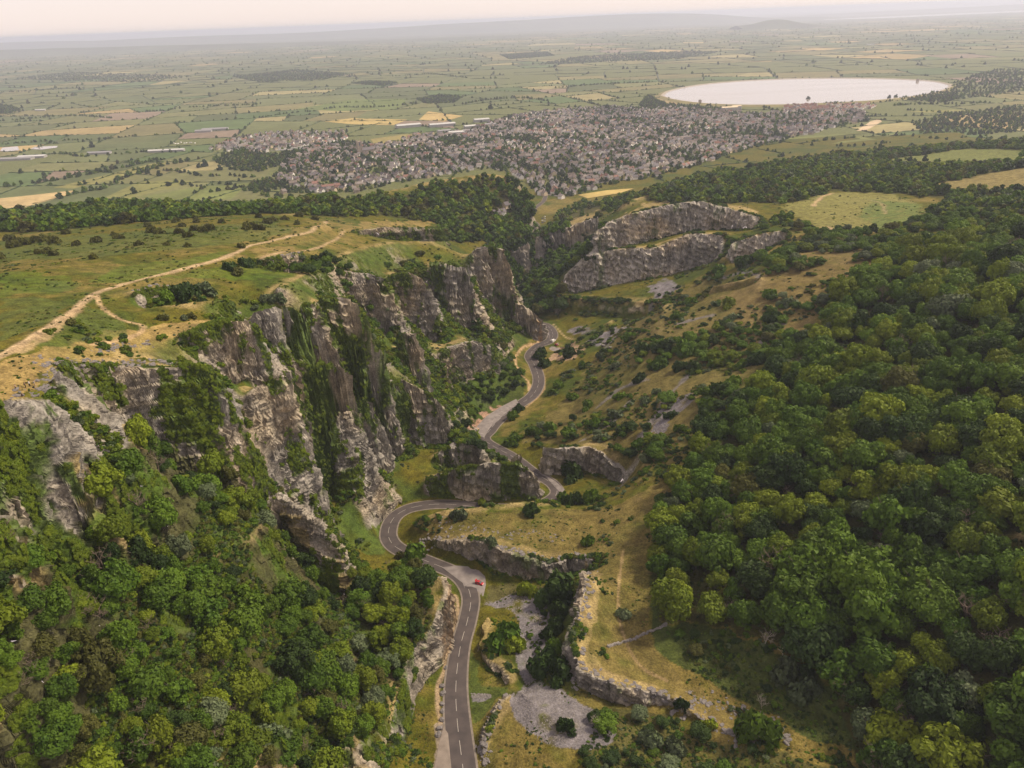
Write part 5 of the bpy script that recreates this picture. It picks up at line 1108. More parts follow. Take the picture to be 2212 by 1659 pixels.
for a_, b_ in STREETS:
    n_ = max(2, int(np.linalg.norm(b_ - a_) / 15)); e_ = (b_ - a_) / (np.linalg.norm(b_ - a_) + 1e-6); nn_ = np.array([-e_[1], e_[0]]); n0 = len(V)
    for k in range(n_ + 1):
        p = a_ + (b_ - a_) * k / n_
        for sd_ in (-1, 1): q = p + nn_ * 3.0 * sd_; V.append((q[0], q[1], float(hz(q[0], q[1])) + 0.5))
        if k: F.append((n0 + 2 * k - 2, n0 + 2 * k - 1, n0 + 2 * k + 1, n0 + 2 * k))
me = bpy.data.meshes.new('village_street'); me.from_pydata(V, [], F); me.materials.append(plain('street_asphalt', (0.15, 0.14, 0.14), 0.9, 0.1, 0.1)); link('village_street', me, kind='structure')
def hscore(q):
    u, v, d = proj(q[:3]); return 1 / d if (-20 < u < 2232 and seen(q[:3], 5)) else 0
sc_ = np.array([hscore(q) for q in HP]); oi_ = np.argsort(-sc_); pickh = [i for i in oi_[:285] if sc_[i] > 0]; ps = set(int(i) for i in pickh)
def where(q):
    u, v, d = proj(q[:3]); sz = 'near' if v > 395 else 'middle' if v > 370 else 'far'
    return '%s part, village %s' % (sz, 'left end' if u < 760 else 'church side' if u < 960 else 'hill foot' if u < 1150 else 'gorge mouth side' if u < 1330 else 'right side')
for i in sorted(ps):
    q = HP[i]; house(q[:3], q[3], q[4], q[5], q[6], q[7], q[8], '%s house with %s roof in %s' % (WALLTXT[q[7]], ROOFTXT[q[8]], where(q)), '%s, %s houses in %s' % (WALLTXT[q[7]], ROOFTXT[q[8]], where(q)))
def merged_houses(name, L, label):
    VW = [[], []]; CW = [[], []]; FW2 = [[], []]
    wc_ = [C3(0.82,0.79,0.75), C3(0.60,0.50,0.35), C3(0.33,0.275,0.21), C3(0.30,0.28,0.27)]; rc_ = [C3(0.150,0.125,0.112), C3(0.205,0.115,0.092), C3(0.125,0.118,0.125), C3(0.215,0.19,0.175)]
    V = []; F = []; C = []
    for q in L:
        c, s = math.cos(q[3]), math.sin(q[3]); k = 0.8 + 0.4 * rng.random()
        for (vs, fs, cc_) in ((HW, HWF, wc_[q[7]]), (HR, HRF, rc_[q[8]])):
            n0 = len(V)
            for a in vs: X_, Y_ = a[0] * q[4], a[1] * q[5]; V.append((q[0] + c * X_ - s * Y_, q[1] + s * X_ + c * Y_, q[2] - 0.3 + a[2] * q[6])); C.append(cc_ * k)
            F += [tuple(i + n0 for i in f) for f in fs]
    me = bpy.data.meshes.new(name); me.from_pydata(V, [], F); a = me.color_attributes.new('Col', 'FLOAT_COLOR', 'POINT'); k = np.ones((len(V), 4), np.float32); k[:, :3] = C; a.data.foreach_set('color', k.ravel())
    me.materials.append(ground_mat('far_house_surfaces', (0.3,), 0.0, (0.9, 1.1))); link(name, me, kind='stuff', label=label, category='houses')
merged_houses('far_houses', [q for i, q in enumerate(HP) if i not in ps], 'crowded houses of the village further off')
print('houses', len(HP), len(ps), round(time.time() - T0, 1))
# cottages deep in the gorge
for j, (u, v, w, wi, lab) in enumerate([(1083,518,13,0,'white cottage among trees deep in the gorge'),(1074,523,10,2,'small stone cottage left of the white one in the gorge'),(1097,511,10,1,'cream cottage right of the white one in the gorge')]):
    p = PZ(u, v, 42.0 - j); house((p[0], p[1], max(p[2], float(hz(p[0], p[1])))), 0.7, w, 8, 5.5, wi, 2, lab, 'cottages deep in the gorge')
# church
def church():
    p = PZ(778, 334, 11.0); p[2] = float(hz(p[0], p[1])); M_st = WALLM[2]; e = empty('church', p, 0.5,  label='stone parish church with a tall pinnacled tower among trees', category='church')
    V, F = polys([boxv(-4, 4, -4, 4, -1, 26), boxv(-4.6, -3.2, -4.6, -3.2, -1, 27), boxv(3.2, 4.6, -4.6, -3.2, -1, 27), boxv(-4.6, -3.2, 3.2, 4.6, -1, 27), boxv(3.2, 4.6, 3.2, 4.6, -1, 27)]); tw = part('tower', V, F, M_st, e)
    for sx in (-3.9, 3.9):
        for sy in (-3.9, 3.9): part('pinnacle', [(sx - .7, sy - .7, 27), (sx + .7, sy - .7, 27), (sx + .7, sy + .7, 27), (sx - .7, sy + .7, 27), (sx, sy, 31)], [(0, 1, 4), (1, 2, 4), (2, 3, 4), (3, 0, 4)], M_st, tw)
    for sy, nx_ in ((-4.03, 0), (4.03, 0)): part('louvre', [(-1.2, sy, 18), (1.2, sy, 18), (1.2, sy, 23), (0, sy, 24.5), (-1.2, sy, 23)], [(0, 1, 2, 3, 4)], ROOFM[2], tw)
    e.scale = (1.25, 1.25, 1.25)
    part('nave', [(4, -5, -1), (28, -5, -1), (28, 5, -1), (4, 5, -1), (4, -5, 9), (28, -5, 9), (28, 5, 9), (4, 5, 9), (4, 0, 13), (28, 0, 13)], [(0, 1, 5, 4), (2, 3, 7, 6), (1, 2, 6, 9, 5), (3, 0, 4, 8, 7)], M_st, e)
    part('nave_roof', [(3.8, -5.6, 8.8), (28.4, -5.6, 8.8), (28.4, 0, 13.5), (3.8, 0, 13.5), (3.8, 5.6, 8.8), (28.4, 5.6, 8.8)], [(0, 1, 2, 3), (3, 2, 5, 4)], ROOFM[2], e)
church()
# long sheds and large buildings
M_shed = plain('pale_sheet_roof', (0.46, 0.47, 0.46), 0.6, 0.08, 0.1); M_sheddark = plain('grey_sheet_roof', (0.24, 0.24, 0.25), 0.7, 0.1, 0.1); M_shedw = plain('shed_cladding', (0.34, 0.33, 0.32), 0.7, 0.1, 0.2)
for (u, v, w, d, h, rz, mt, lab) in [(882,274,75,34,8,0.35,M_shed,'long pale warehouse at the left of the works yard'),(955,272,80,30,8,0.3,M_shed,'long pale warehouse behind the works yard'),(985,290,42,26,8,0.2,M_shed,'white warehouse nearest the works yard gate'),(1010,286,30,24,7,0.25,M_sheddark,'small grey warehouse beside the white one'),(960,286,40,20,7,0.3,M_sheddark,'grey shed in the works yard'),(1040,262,48,26,8,0.25,M_shed,'pale works building at the right of the yard'),(1015,276,34,20,7,0.3,M_shed,'pale low shed in the middle of the yard'),(1060,272,36,18,7,0.2,M_sheddark,'grey works shed near the village edge'),
        (25,345,110,22,5,0.05,M_sheddark,'long grey glasshouse at the left farm'),(70,340,70,20,5,0.05,M_shed,'white roofed shed at the left farm'),(215,332,60,16,5,0.05,M_sheddark,'low dark shed in the fields'),(360,327,95,14,5,0.04,M_shed,'long pale polytunnel row in the fields'),(465,281,80,24,6,0.1,M_sheddark,'grey farm sheds beside the big field'),(440,285,50,18,6,0.1,M_sheddark,'lower grey farm shed left of the big one'),
        (1575,238,52,16,10,0.1,WALLM[1],'large pale building at the far edge of the village'),(1590,236,30,14,11,0.1,WALLM[1],'pale gabled block beside the large building'),(715,408,36,18,7,0.4,ROOFM[1],'red roofed hall at the near village edge'),(88,239,40,14,5,0.1,M_shed,'lone white barn in the far left fields'),(1880,97,60,14,6,0.0,M_shed,'bright white sheds far beyond the reservoir')]:
    p = PZ(u, v, 11.0); d0 = np.hypot(p[0], p[1]); p[2] = float(hz(p[0], p[1])) if d0 < 4300 else 9.4
    e = empty('warehouse', p, rz, label=lab, category='warehouse', group='large buildings on the plain')
    V, F = boxv(-w / 2, w / 2, -d / 2, d / 2, -0.5, h); part('wall', V, F, M_shedw, e)
    part('roof', [(-w/2-.5,-d/2-.5,h), (w/2+.5,-d/2-.5,h), (w/2+.5,0,h+2.6), (-w/2-.5,0,h+2.6), (-w/2-.5,d/2+.5,h), (w/2+.5,d/2+.5,h)], [(0,1,2,3),(3,2,5,4),(1,5,2),(0,3,4)], mt, e)
# caravans: white vans in rows beside the playing field
M_car = plain('caravan_white', (0.68, 0.67, 0.65), 0.5, 0.03, 1.0)
cv, cf = polys([boxv(-3, 3, -1.1, 1.1, 0.5, 2.6), boxv(-2.8, 2.8, -0.9, 0.9, 2.6, 2.8)]); cme = bpy.data.meshes.new('caravan'); cme.from_pydata(cv, [], cf); cme.materials.append(M_car)
for r_ in range(3):
    for c_ in range(13):
        p = PZ(598 + c_ * 5.2 + r_ * 2, 325 - r_ * 3.2 - c_ * 0.25, 10.6); o = link('caravan', cme, label='white caravan in the rows beside the playing field', category='caravan', group='caravans beside the playing field'); o.location = (p[0], p[1], float(hz(p[0], p[1]))); o.rotation_euler = (0, 0, 0.4)
for c_ in range(9):
    p = PZ(372 + c_ * 6 + 3 * rng.random(), 311 - 3 * rng.random(), 10.6); o = link('caravan', cme, label='white caravan on the camping field near the farm', category='caravan', group='caravans on the camping field'); o.location = (p[0], p[1], float(hz(p[0], p[1]))); o.rotation_euler = (0, 0, rng.random() * 3)
# water tower houses on the reservoir edge
for u, v, lab in [(1512,221,'small square valve tower at the near reservoir edge'),(1982,175,'small valve tower at the far reservoir edge')]:
    p = PZ(u, v, 14.0); e = empty('valve_tower', p, 0.2, label=lab, category='tower'); V, F = boxv(-4, 4, -4, 4, -1, 7); part('wall', V, F, WALLM[2], e); part('roof', [(-4.6,-4.6,7),(4.6,-4.6,7),(4.6,4.6,7),(-4.6,4.6,7),(0,0,9.5)], [(0,1,4),(1,2,4),(2,3,4),(3,0,4)], ROOFM[0], e)

# trees of the plain: hedgerow trees, copses, gardens
PT = []
def addpt(x_, y_, r_): PT.append((x_, y_, r_))
for a, b in near_h:
    L = np.linalg.norm(b - a); dens = 0.022 + 0.05 * max(0, vnoise(a[0] / 500, a[1] / 500, 1.0))
    for _ in range(rng.poisson(L * dens)): q = a + (b - a) * rng.random() + rng.normal(size=2) * 2; addpt(q[0], q[1], 2.4 + 3.6 * rng.random() ** 1.5)
for a, b in far_h:
    L = np.linalg.norm(b - a)
    for _ in range(rng.poisson(L * 0.004)): q = a + (b - a) * rng.random(); addpt(q[0], q[1], 5 + 6 * rng.random())
def copse(uv, spacing, r0, r1, n=4000):
    P_ = np.array([PZ(u, v, 10.5)[:2] for u, v in uv])
    for q in darts(P_, spacing, n): addpt(q[0], q[1], r0 + (r1 - r0) * rng.random())
for uv in [[(1150,140),(1250,122),(1480,110),(1560,112),(1460,128),(1300,134)],[(1080,118),(1180,112),(1200,120),(1100,128)],[(-20,245),(-20,222),(25,228),(45,238),(20,246)],[(460,345),(520,322),(600,335),(690,310),(760,305),(800,312),(760,335),(680,350),(600,360),(560,372),(500,368)],
           [(540,410),(545,395),(580,388),(620,392),(610,408),(570,415)],[(1380,228),(1400,205),(1440,225),(1560,235),(1450,238),(1400,236)],[(1700,226),(1720,216),(1760,216),(1830,213),(1850,222),(1800,226)],[(1940,215),(1980,205),(2040,200),(2080,210),(2040,222)],
           [(2030,205),(2060,180),(2110,160),(2160,150),(2260,150),(2260,190),(2150,205),(2080,212)],[(900,215),(950,205),(1000,210),(980,222),(920,224)],[(1620,195+10),(1640,208),(1600,210)],[(760,180),(800,175),(860,178),(830,186)],[(30,170),(150,155),(300,160),(420,165),(300,178),(150,175)],[(500,165),(640,150),(760,160),(700,172),(560,178)],
           [(1970,265),(2060,245),(2200,230),(2260,232),(2260,280),(2100,292),(1990,290)],[(1230,240),(1330,233),(1420,236),(1380,245),(1280,248)],[(940,300),(980,295),(1040,300),(1020,312),(960,312)],[(1060,300),(1120,292),(1180,296),(1120,305)]]:
    copse(uv, 10.5 if uv[0][0] > 1900 else 8.5, 3.6, 6.5)
for uv, r0, r1 in [([(0,405),(80,395),(150,385),(215,372),(300,355),(340,345)],4.5,7.5),([(130,428),(180,415),(230,405),(270,385),(320,368),(345,360),(410,348)],5,8),([(85,335),(140,332),(180,338),(260,332),(330,328),(380,330)],3.5,6),([(0,312),(60,308),(130,304),(230,300),(290,293)],3,5),([(330,365),(390,372),(440,380),(500,380),(545,385)],3.5,6),([(380,392),(430,402),(480,398),(530,405)],3,5),([(460,415),(520,410),(580,425),(640,428)],4,7),([(540,295),(480,312),(470,322)],4,6),([(300,243),(360,238),(410,232),(500,228),(560,225)],4,6),([(0,262),(80,255),(160,250),(240,255)],3.5,6),([(560,255),(620,245),(680,240)],3,5),([(700,235),(740,232),(800,232),(860,228),(900,222)],3.5,6),([(1000,225),(1060,215),(1130,212),(1180,218)],4,6),([(1200,190),(1300,182),(1400,178)],4,6),([(0,200),(90,195),(160,190)],4,6),([(850,165),(930,160),(1010,168)],4,6),([(2060,245),(2000,240),(1960,238)],3,5),([(1930,228),(1980,225),(2060,225),(2120,222)],4,6)]:
    P_ = catmull(np.array([PZ(u, v, 10.5) for u, v in uv]), 8.0)
    for q in P_: 
        if rng.random() < 0.8: addpt(q[0] + rng.normal() * 4, q[1] + rng.normal() * 5, r0 + (r1 - r0) * rng.random())
for poly, n, dm in ((TOWN, 34000, 7.6), (TOWN2, 700, 11.0)):
    hg = {}
    for h_ in HP: hg.setdefault((int(h_[0] // 12), int(h_[1] // 12)), []).append(h_)
    def near_house(q):
        k0, k1 = int(q[0] // 12), int(q[1] // 12); return min([math.hypot(h_[0] - q[0], h_[1] - q[1]) for a in (-1, 0, 1) for b in (-1, 0, 1) for h_ in hg.get((k0 + a, k1 + b), ())] or [99])
    for q in darts(poly, dm, n):
        if near_house(q) > 5.6 and rng.random() < 0.95: addpt(q[0], q[1], 2.8 + 4.2 * rng.random() ** 2)
for (u0, v0) in [(700,345),(820,350),(900,345),(960,320),(1000,340),(1100,330),(1150,300),(1240,300),(1330,320),(1420,300),(1500,290),(1600,280),(1350,360),(1250,370),(1080,350),(1450,340),(1560,300),(1700,265),(1650,290),(740,360),(860,330),(1190,345),(1010,310),(1130,270),(1280,265),(1380,265)]:
    c_ = PZ(u0, v0, 12.0)
    for _ in range(40): addpt(c_[0] + 34 * rng.normal(), c_[1] + 40 * rng.normal(), 3.8 + 4.6 * rng.random())
PT = np.array(PT); PT = PT[~inpoly(PT[:, 0], PT[:, 1], WATER)]
dP = np.hypot(PT[:, 0], PT[:, 1]); zP = np.where(dP < 4300, hz(PT[:, 0], PT[:, 1]), 9.2); n = len(PT)
print('plain trees', n, 'in town', inpoly(PT[:, 0], PT[:, 1], TOWN).sum(), 'houses', len(HP))
pk = rng.choice(len(spf), n, p=np.array([3.5, 0.5, 5, 1.0, 0.15]) / 10.15) * 2 + rng.integers(0, 2, n)
gn_scatter('plain_trees', np.stack([PT[:, 0], PT[:, 1], zP - 0.5], 1), rz_only(n), np.stack([PT[:, 2], PT[:, 2], PT[:, 2] * (0.9 + 0.4 * rng.random(n))], 1), pk, [m for s_ in spf for m in FARC[s_]], 'countless hedgerow, garden and copse trees on the plain', 'trees')
for (u, v, r, lab) in [(290,418,9.5,'lone round dark tree in the pasture below the wood'),(443,360,10,'large dark tree at a hedge corner'),(430,362,7,'smaller round tree beside the hedge corner pair'),(364,402,7,'pale round tree alone in the pasture'),(394,398,7,'small tree by the pasture track'),(320,375,9,'dark tree at the end of the tree belt'),(345,380,8,'dark tree under the tree belt end'),(475,368,8,'round tree near the village side hedge'),(200,318,8,'lone tree left of the camping field'),(1312,237,8,'dark round tree before the pale village block'),(1060,235,7,'dark tree in the bright stubble fields'),(95,378,6,'tree in the farm pasture'),(45,374,7,'second tree in the farm pasture'),(1835,247,7,'dark tree by the new houses near the reservoir'),(1870,262,8,'rounded dark tree at the building site'),(1745,215,5,'tall dark tree silhouetted on the near reservoir bank'),(1920,213,5.5,'tree on the right part of the reservoir bank'),(1935,211,5,'smaller tree beside it at the water edge')]:
    p = PZ(u, v, 10.6); R_ = r * proj(p)[2] / FPX; e = empty('field_tree', (p[0], p[1], float(hz(p[0], p[1])) - 0.4), rng.random() * 6, label=lab, category='tree', group='single trees on the plain')
    pm('crown', FARC['dark'][0 if r > 7 else 1], e, scl=(R_, R_, R_ * 1.1)); pm('trunk', TRUNK[0], e, scl=(R_, R_, R_))
# ------------------------------------------------------------------ vehicles, people, stones, tables, walls
M_red = plain('red_car_paint', (0.36, 0.012, 0.02), 0.3, 0.03, 1.0, 0.6); M_white = plain('white_van_paint', (0.66, 0.65, 0.63), 0.35, 0.03, 1.0, 0.5); M_glass = plain('dark_glass', (0.03, 0.035, 0.04), 0.1, 0.05, 1.0, 0.8); M_tyre = plain('tyre_rubber', (0.02, 0.02, 0.02), 0.9, 0.1, 1.0); M_grey = plain('silver_car_paint', (0.32, 0.33, 0.36), 0.35, 0.03, 1.0, 0.5); M_blue = plain('dark_blue_car_paint', (0.05, 0.06, 0.12), 0.35, 0.03, 1.0, 0.5); M_lamp = plain('lamp_glass', (0.7, 0.68, 0.62), 0.2, 0.02, 1.0)
def loft(secs):                       # secs: (x, half width, z0, z1) stations along the car
    V = []; F = []
    for X_, hw, z0, z1 in secs: V += [(X_, -hw, z0), (X_, hw, z0), (X_, hw * 0.98, z0 + (z1 - z0) * .55), (X_, hw * 0.82, z1), (X_, -hw * 0.82, z1), (X_, -hw * 0.98, z0 + (z1 - z0) * .55)]
    n = len(secs)
    for i in range(n - 1):
        for k in range(6): F.append((i * 6 + k, i * 6 + (k + 1) % 6, i * 6 + 6 + (k + 1) % 6, i * 6 + 6 + k))
    F.append(tuple(range(5, -1, -1))); F.append(tuple(range(n * 6 - 6, n * 6))); return V, F
def wheel_v(r=0.31, w=0.2):
    V, F = [], []; n = 12
    for s_ in (-w / 2, w / 2):
        for k in range(n): V.append((r * math.cos(k * 2 * PI / n), s_, r * math.sin(k * 2 * PI / n)))
    F = [(k, (k + 1) % n, n + (k + 1) % n, n + k) for k in range(n)] + [tuple(range(n - 1, -1, -1)), tuple(range(n, 2 * n))]; return V, F
def car(p, rz, paint, label, group, lid=False, van=False):
    e = empty('van' if van else 'car', p, rz, label=label, category='van' if van else 'car', group=group)
    if van:
        V, F = loft([(-2.4,.95,.4,1.9),(-2.3,.98,.35,2.05),(.9,.98,.35,2.05),(1.5,.96,.35,1.35),(2.3,.9,.35,1.05),(2.45,.85,.4,.85)]); part('body', V, F, paint, e)
        part('windscreen', [(.98,-.78,1.98),(.98,.78,1.98),(1.5,.8,1.36),(1.5,-.8,1.36)], [(0,1,2,3)], M_glass, e)
        for s_ in (-1, 1): part('side_window', [(.2,s_*.97,1.4),(.95,s_*.97,1.4),(.85,s_*.9,1.85),(.2,s_*.9,1.85)], [(0,1,2,3)], M_glass, e)
        wx_ = (-1.5, 1.6)
    else:
        V, F = loft([(-1.95,.7,.45,.75),(-1.85,.82,.3,.92),(-1.2,.85,.22,.98),(1.1,.85,.22,.92),(1.75,.8,.3,.78),(1.95,.66,.4,.66)]); part('body', V, F, paint, e)
        V, F = loft([(-1.5,.72,.93,1.0),(-1.05,.72,.93,1.38),(.2,.70,.9,1.40),(.95,.74,.88,.95)]); part('cabin', V, F, M_glass, e)
        V, F = loft([(-1.02,.66,1.385,1.42),(-.4,.68,1.40,1.45),(.2,.66,1.40,1.435)]); part('roof', V, F, paint, e)
        if lid: part('boot_lid', [(-1.45,-.68,1.0),(-1.45,.68,1.0),(-1.9,.66,1.75),(-1.9,-.66,1.75),(-1.5,-.68,1.03),(-1.5,.68,1.03),(-1.96,.66,1.78),(-1.96,-.66,1.78)], [(0,1,2,3),(7,6,5,4),(0,3,7,4),(1,5,6,2),(3,2,6,7),(0,4,5,1)], paint, e)
        wx_ = (-1.2, 1.22)
    WV, WF = wheel_v()
    for X_ in wx_:
        for s_ in (-.8, .8): part('wheel', [(a + X_, b + s_, c + .31) for a, b, c in WV], WF, M_tyre, e)
    for s_ in (-.55, .55):
        X_ = 2.44 if van else 1.9; V, F = boxv(X_ - .06, X_ + .04, s_ - .16, s_ + .16, .5, .66); part('headlight', V, F, M_lamp, e)
    return e
def on_road(u, v, z_, lift=0.17): q = PZ(u, v, z_); return (q[0], q[1], z_ + lift)
car(on_road(1036, 1262, 81.1), -0.5, M_red, 'red car with its boot open in the bay by the bend', 'cars parked along the gorge road', lid=True)
car(on_road(1202, 746, 48.8), 2.1, M_red, 'dark red car next to the white van in the far bay', 'cars parked along the gorge road')
car(on_road(1195.5, 738, 48.3), 0.9, M_white, 'white van parked beside the red car in the far bay', 'cars parked along the gorge road', van=True)
cols = [M_blue, M_grey, M_white, M_grey, M_blue, M_white]; txt = ['dark blue', 'silver', 'white', 'silver', 'dark blue', 'white']
for k_ in range(6):
    u, v = 1172 + 5 * (k_ % 2), 482 - 2.2 * k_; q = PZ(u, v, 21); car((q[0], q[1], float(hz(q[0], q[1])) + 0.1), 0.5 + 0.1 * k_, cols[k_], '%s car in the roadside car park at the gorge mouth' % txt[k_], '%s cars in the gorge mouth car park' % txt[k_])

# people on the rim
SKIN = plain('skin', (0.42, 0.25, 0.17), 0.6, 0.05, 2.0)
def person(p, rz, top, low, label, sit=False, arm=0.0, h=1.72):
    e = empty('person', p, rz, label=label, category='person', group='people on the left-hand cliff top'); k = h / 1.72
    if sit: J = dict(pel=(0,0,.14), che=(0.05,0,.52), nec=(.06,0,.72), hea=(.08,0,.86), top=(.08,0,.98)); knee = .52; 
    else: J = dict(pel=(0,0,.92), che=(0,0,1.3), nec=(0,0,1.48), hea=(.02,0,1.6), top=(.02,0,1.72))
    V = [J['pel'], J['che'], J['nec'], J['hea'], J['top']]; R_ = [.13, .15, .055, .085, .06]; E = [(0, 1), (1, 2), (2, 3), (3, 4)]
    def add(par, pt, r): V.append(pt); R_.append(r); E.append((par, len(V) - 1)); return len(V) - 1
    for s_ in (-1, 1):
        hip = add(0, (J['pel'][0], s_ * .10, J['pel'][2] - .04), .09)
        if sit: kn = add(hip, (.42, s_ * .13, .42), .06); an = add(kn, (.62, s_ * .12, .08), .045); add(an, (.76, s_ * .12, .05), .04)
        else: kn = add(hip, (.03, s_ * .11, .48), .06); an = add(kn, (0, s_ * .11, .08), .045); add(an, (.16, s_ * .12, .04), .04)
        sh = add(1, (J['che'][0], s_ * .20, J['che'][2] + .08), .055); el = add(sh, (J['che'][0] + .08, s_ * .26, J['che'][2] - .18 + arm), .042); add(el, (J['che'][0] + .22, s_ * .2, J['che'][2] - .3 + 2 * arm), .036)
    V = [tuple(k * c for c in q) for q in V]; me = bpy.data.meshes.new('body'); me.from_pydata(V, E, []); o = link('body', me, e); me.materials.append(SKIN)
    md = o.modifiers.new('skin', 'SKIN')
    for i_, r in enumerate(R_): me.skin_vertices[0].data[i_].radius = (r * k, r * k)
    me.skin_vertices[0].data[0].use_root = True; o.modifiers.new('sub', 'SUBSURF').levels = 1
    a, b_ = np.array(J['pel']) * k, np.array(J['nec']) * k; Vt, Ft = tube([a, (a * .6 + b_ * .4), (a * .25 + b_ * .75), b_], [.165, .17, .2, .09], 8); part('shirt', Vt, Ft, top, e, True)
    for s_ in (-1, 1):
        P_ = [(J['pel'][0], s_ * .10, J['pel'][2]), (.42, s_ * .13, .42), (.6, s_ * .12, .12)] if sit else [(0, s_ * .1, .93), (.03, s_ * .11, .48), (0, s_ * .11, .1 if low is not None else .5)]
        Vt, Ft = tube(np.array(P_) * k, [.12, .09, .075], 7); part('trouser_leg', Vt, Ft, low, e, True)
    V, F = ICO1; part('hair', V * np.array([.1, .095, .085]) * k + np.array(J['hea']) * k + np.array([-.02, 0, .05]), F, M_hair, e, True)
M_hair = plain('dark_hair', (0.03, 0.02, 0.015), 0.7, 0.1, 2.0); cl = {n_: plain(n_ + '_cloth', c, 0.9, 0.08, 2.0) for n_, c in dict(black=(0.02, 0.02, 0.024), white=(0.62, 0.6, 0.58), grey=(0.28, 0.27, 0.27), tan=(0.36, 0.27, 0.19), dark=(0.05, 0.045, 0.05)).items()}
def rimp(u, v): q = hit(u, v); return (q[0], q[1], q[2] + 0.02)
person(rimp(35, 842), 0.4, cl['tan'], cl['dark'], 'person in tan top and dark shorts standing left of the group', h=1.62)
person(rimp(56, 838), 0.8, cl['black'], cl['black'], 'person dressed all in black standing on the cliff top', h=1.8)
person(rimp(65, 835), -0.5, cl['white'], cl['black'], 'person in white top and dark shorts with raised arms', arm=.3, h=1.7)
person(rimp(76, 834), 0.3, cl['grey'], cl['tan'], 'person in grey top and pale trousers at the right of the group', arm=.2)
person(rimp(48, 856), -0.6, cl['black'], cl['dark'], 'person in black sitting at the very edge of the cliff', sit=True)
q = rimp(73, 838); V, F = ICO1; o = part('backpack', V * np.array([.32, .22, .24]) + np.array([0, 0, .2]), F, cl['black'], None, True); o.location = q; o['label'] = 'black rucksack lying on the grass beside the walkers'; o['category'] = 'rucksack'

# boulders
M_rock = ground_mat('boulder_limestone', (1.2, 5.0), 0.6); 
def rock_mesh(seed, sub=2):
    V, F = ico(sub); r = np.random.default_rng(seed); o_ = r.random(3) * 50; d = 1 + 0.35 * vnoise(V[:, 0] * 1.4 + o_[0], V[:, 1] * 1.4 + o_[1], V[:, 2] * 1.4 + o_[2]) + 0.16 * vnoise(V[:, 0] * 4 + o_[0], V[:, 1] * 4, V[:, 2] * 4)
    V = np.sign(V) * np.abs(V) ** 0.8 * d[:, None] * np.array([1, .8, .62]); return mesh_np('boulder', V, F, col=np.tile(C3(0.185, 0.172, 0.168), (len(V), 1)), smooth=False, mat=M_rock)
ROCKS = [rock_mesh(70 + i, 2) for i in range(4)]; SMALL = [rock_mesh(80 + i, 1) for i in range(4)]
for (u, v, r, lab) in [(963,1443,0.8,'pale boulder on the verge below the roadside crag'),(955,1483,1.0,'boulder at the top of the verge row beside the dirt path'),(957,1499,1.1,'pale squarish boulder second in the verge row'),(955,1522,0.9,'boulder in the middle of the verge row'),(956,1537,0.9,'boulder just below the middle of the verge row'),(955,1556,0.9,'dark boulder at the start of the dirt layby'),(950,1575,1.0,'dark boulder on the dirt by the layby'),(947,1588,1.1,'lowest dark boulder on the dirt by the layby'),(1310,742,2.2,'large pale boulder in the rock pile below the far bush'),(1304,748,1.9,'second pale boulder in the rock pile'),(1318,752,1.7,'grey boulder at the right of the rock pile'),(1307,758,1.5,'small boulder at the foot of the rock pile'),(1345,712,1.8,'white boulder at the tip of the upper scree'),(1130,1245,0.5,'small stone on the path under the knoll crag')]:
    p = hit(u, v); o = link('boulder', ROCKS[rng.integers(4)], label=lab, category='boulder', group='boulders'); o.location = (p[0], p[1], p[2] + r * 0.25); o.scale = (r, r, r); o.rotation_euler = (0, 0, rng.random() * 6)
# loose stone and ledge blocks (uncounted)
pts = []; scs = []
def strew(poly, n, s0, s1):
    P_ = area(*poly); b0 = P_.min(0); b1 = P_.max(0); q = rng.random((n * 3, 2)) * (b1 - b0) + b0; q = q[inpoly(q[:, 0], q[:, 1], P_)][:n]
    for a in q: pts.append((a[0], a[1], float(hz(a[0], a[1])) - 0.05)); scs.append(s0 + (s1 - s0) * rng.random() ** 2.5)
for q in SCREE[:2]: strew(q, 2600, 0.08, 0.34)
for q in SCREE[2:]: strew(q, 300, 0.12, 0.5)
for uv, n, w_, s1 in [([(1270,1215),(1268,1240),(1258,1293),(1247,1339),(1228,1375),(1238,1406),(1257,1449),(1304,1466),(1354,1483),(1404,1489),(1450,1508),(1510,1545),(1560,1575),(1660,1610)],420,2.4,1.0),([(905,1172),(940,1164),(1047,1167),(1070,1177),(1137,1195),(1187,1216),(1230,1200),(1267,1203)],260,2.0,1.1),([(1104,1503),(1070,1536),(1054,1573),(1044,1606),(1046,1659)],150,1.6,1.2),([(150,780),(240,783),(310,787),(375,787),(430,780)],200,2.5,1.0),([(60,858),(112,862),(120,800),(130,780)],200,4.0,1.0),([(320,745),(260,750),(210,760)],80,2.0,0.9),([(950,1125),(975,1140),(1010,1140),(1060,1150),(1110,1155),(1160,1150),(1200,1165)],110,3.0,0.7),([(1490,1090+420),(1560,1530),(1640,1560),(1700,1590)],120,3.0,1.0),([(290,628),(330,618),(365,617)],60,2,1.0),([(560,560),(600,553),(650,546)],60,2,1.2)]:
    P_ = catmull(hits(uv), 1.0)
    for _ in range(n):
        c = P_[rng.integers(len(P_))]; a = c[:2] + rng.normal(size=2) * w_ * 0.6; pts.append((a[0], a[1], float(hz(a[0], a[1])) - 0.05)); scs.append(0.2 + (s1 - 0.2) * rng.random() ** 2)
pts = np.array(pts); scs = np.array(scs); n = len(pts)
gn_scatter('loose_stone', pts, rz_only(n), np.stack([scs * 1.25, scs, scs * 0.7], 1), rng.integers(0, 4, n), SMALL, 'loose limestone lying on the screes and crag rims', 'stones')
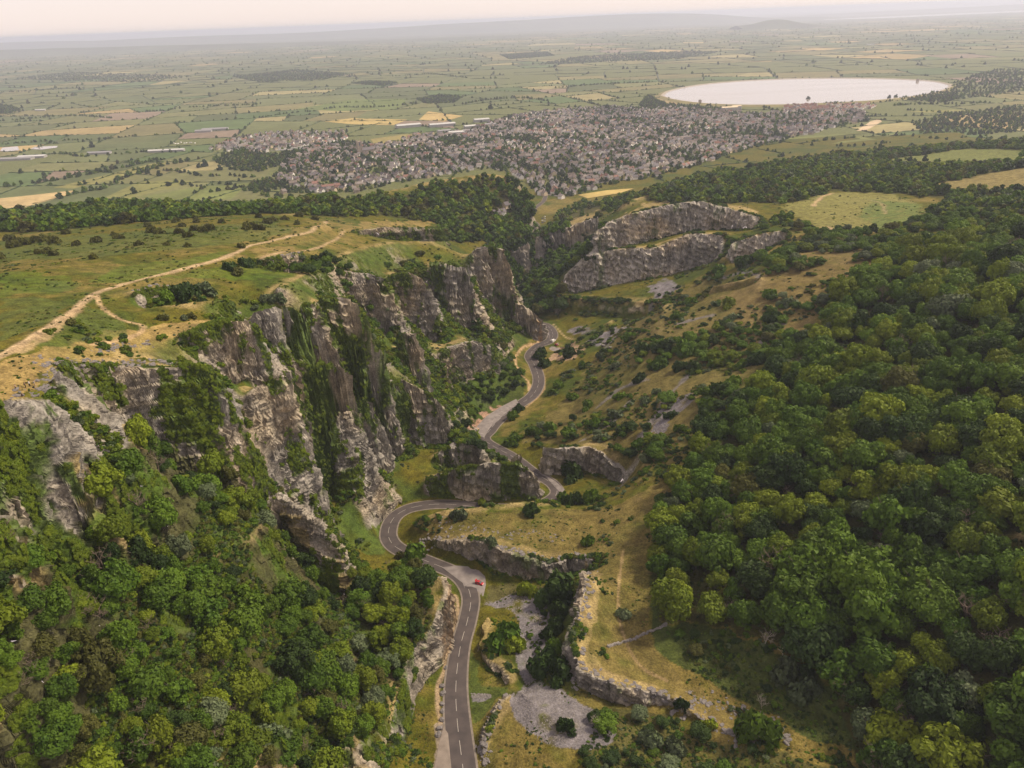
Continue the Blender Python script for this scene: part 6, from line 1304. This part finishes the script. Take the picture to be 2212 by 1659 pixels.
# dry stone wall on the terrace
def rubble_wall(uv, label, h=0.9, w=0.5):
    P_ = catmull(hits(uv), 0.55); P_[:, :2] += rng.normal(size=(len(P_), 2)) * 0.16; t = np.gradient(P_[:, :2], axis=0); t /= np.linalg.norm(t, axis=1)[:, None]; nn_ = np.stack([t[:, 1], -t[:, 0]], 1); V = []; F = []
    for i in range(len(P_)):
        z_ = float(hz(P_[i, 0], P_[i, 1])); hh = h * (0.15 + 1.1 * rng.random()); a = w * (0.5 + 1.0 * rng.random())
        for s_, q in ((-1, -.4), (-.8, .6), (-.5, 1), (.5, 1), (.8, .6), (1, -.4)): V.append((P_[i, 0] + nn_[i, 0] * a * s_, P_[i, 1] + nn_[i, 1] * a * s_, z_ + hh * q))
        if i:
            for k_ in range(5): b_ = (i - 1) * 6 + k_; F.append((b_, b_ + 1, b_ + 7, b_ + 6))
    link('stone_wall', mesh_np('stone_wall', np.array(V), F, col=np.tile(C3(0.22, 0.205, 0.195), (len(V), 1)), mat=M_rock), label=label, category='wall')
rubble_wall([(1312,1397),(1345,1388),(1375,1378),(1410,1362),(1440,1348)], 'ruined drystone wall crossing the grassy terrace')
# picnic tables
M_wood = plain('weathered_timber', (0.10, 0.075, 0.055), 0.9, 0.2, 2.0)
def table_parts():
    top = boxv(-1, 1, -.4, .4, .70, .76); be1 = boxv(-1, 1, -.85, -.6, .42, .47); be2 = boxv(-1, 1, .6, .85, .42, .47)
    lg = [boxv(s_ - .05, s_ + .05, -.8, .8, .36, .42) for s_ in (-.7, .7)] + [boxv(s_ - .05, s_ + .05, y_ - .05, y_ + .05, 0, .70) for s_ in (-.7, .7) for y_ in (-.35, .35)]
    return top, be1, be2, polys(lg)
tp = table_parts(); tms = []
for nm, (V, F) in zip(('table_top', 'bench', 'bench', 'legs'), tp): me = bpy.data.meshes.new(nm); me.from_pydata(V, [], F); me.materials.append(M_wood); tms.append((nm, me))
for (u, v) in [(1214,752),(1222,757),(1230,752),(1236,747),(1240,756),(1216,764),(1225,768),(1208,770),(1213,777),(1232,762)]:
    p = hit(u, v); e = empty('picnic_table', (p[0], p[1], p[2] + 0.02), rng.random() * 3, label='dark wooden picnic table on the dirt ground by the far bay', category='picnic table', group='picnic tables by the far bay')
    for nm, me in tms: pm(nm, me, e, scl=(1.15, 1.15, 1.15))
print('done', round(time.time() - T0, 1))
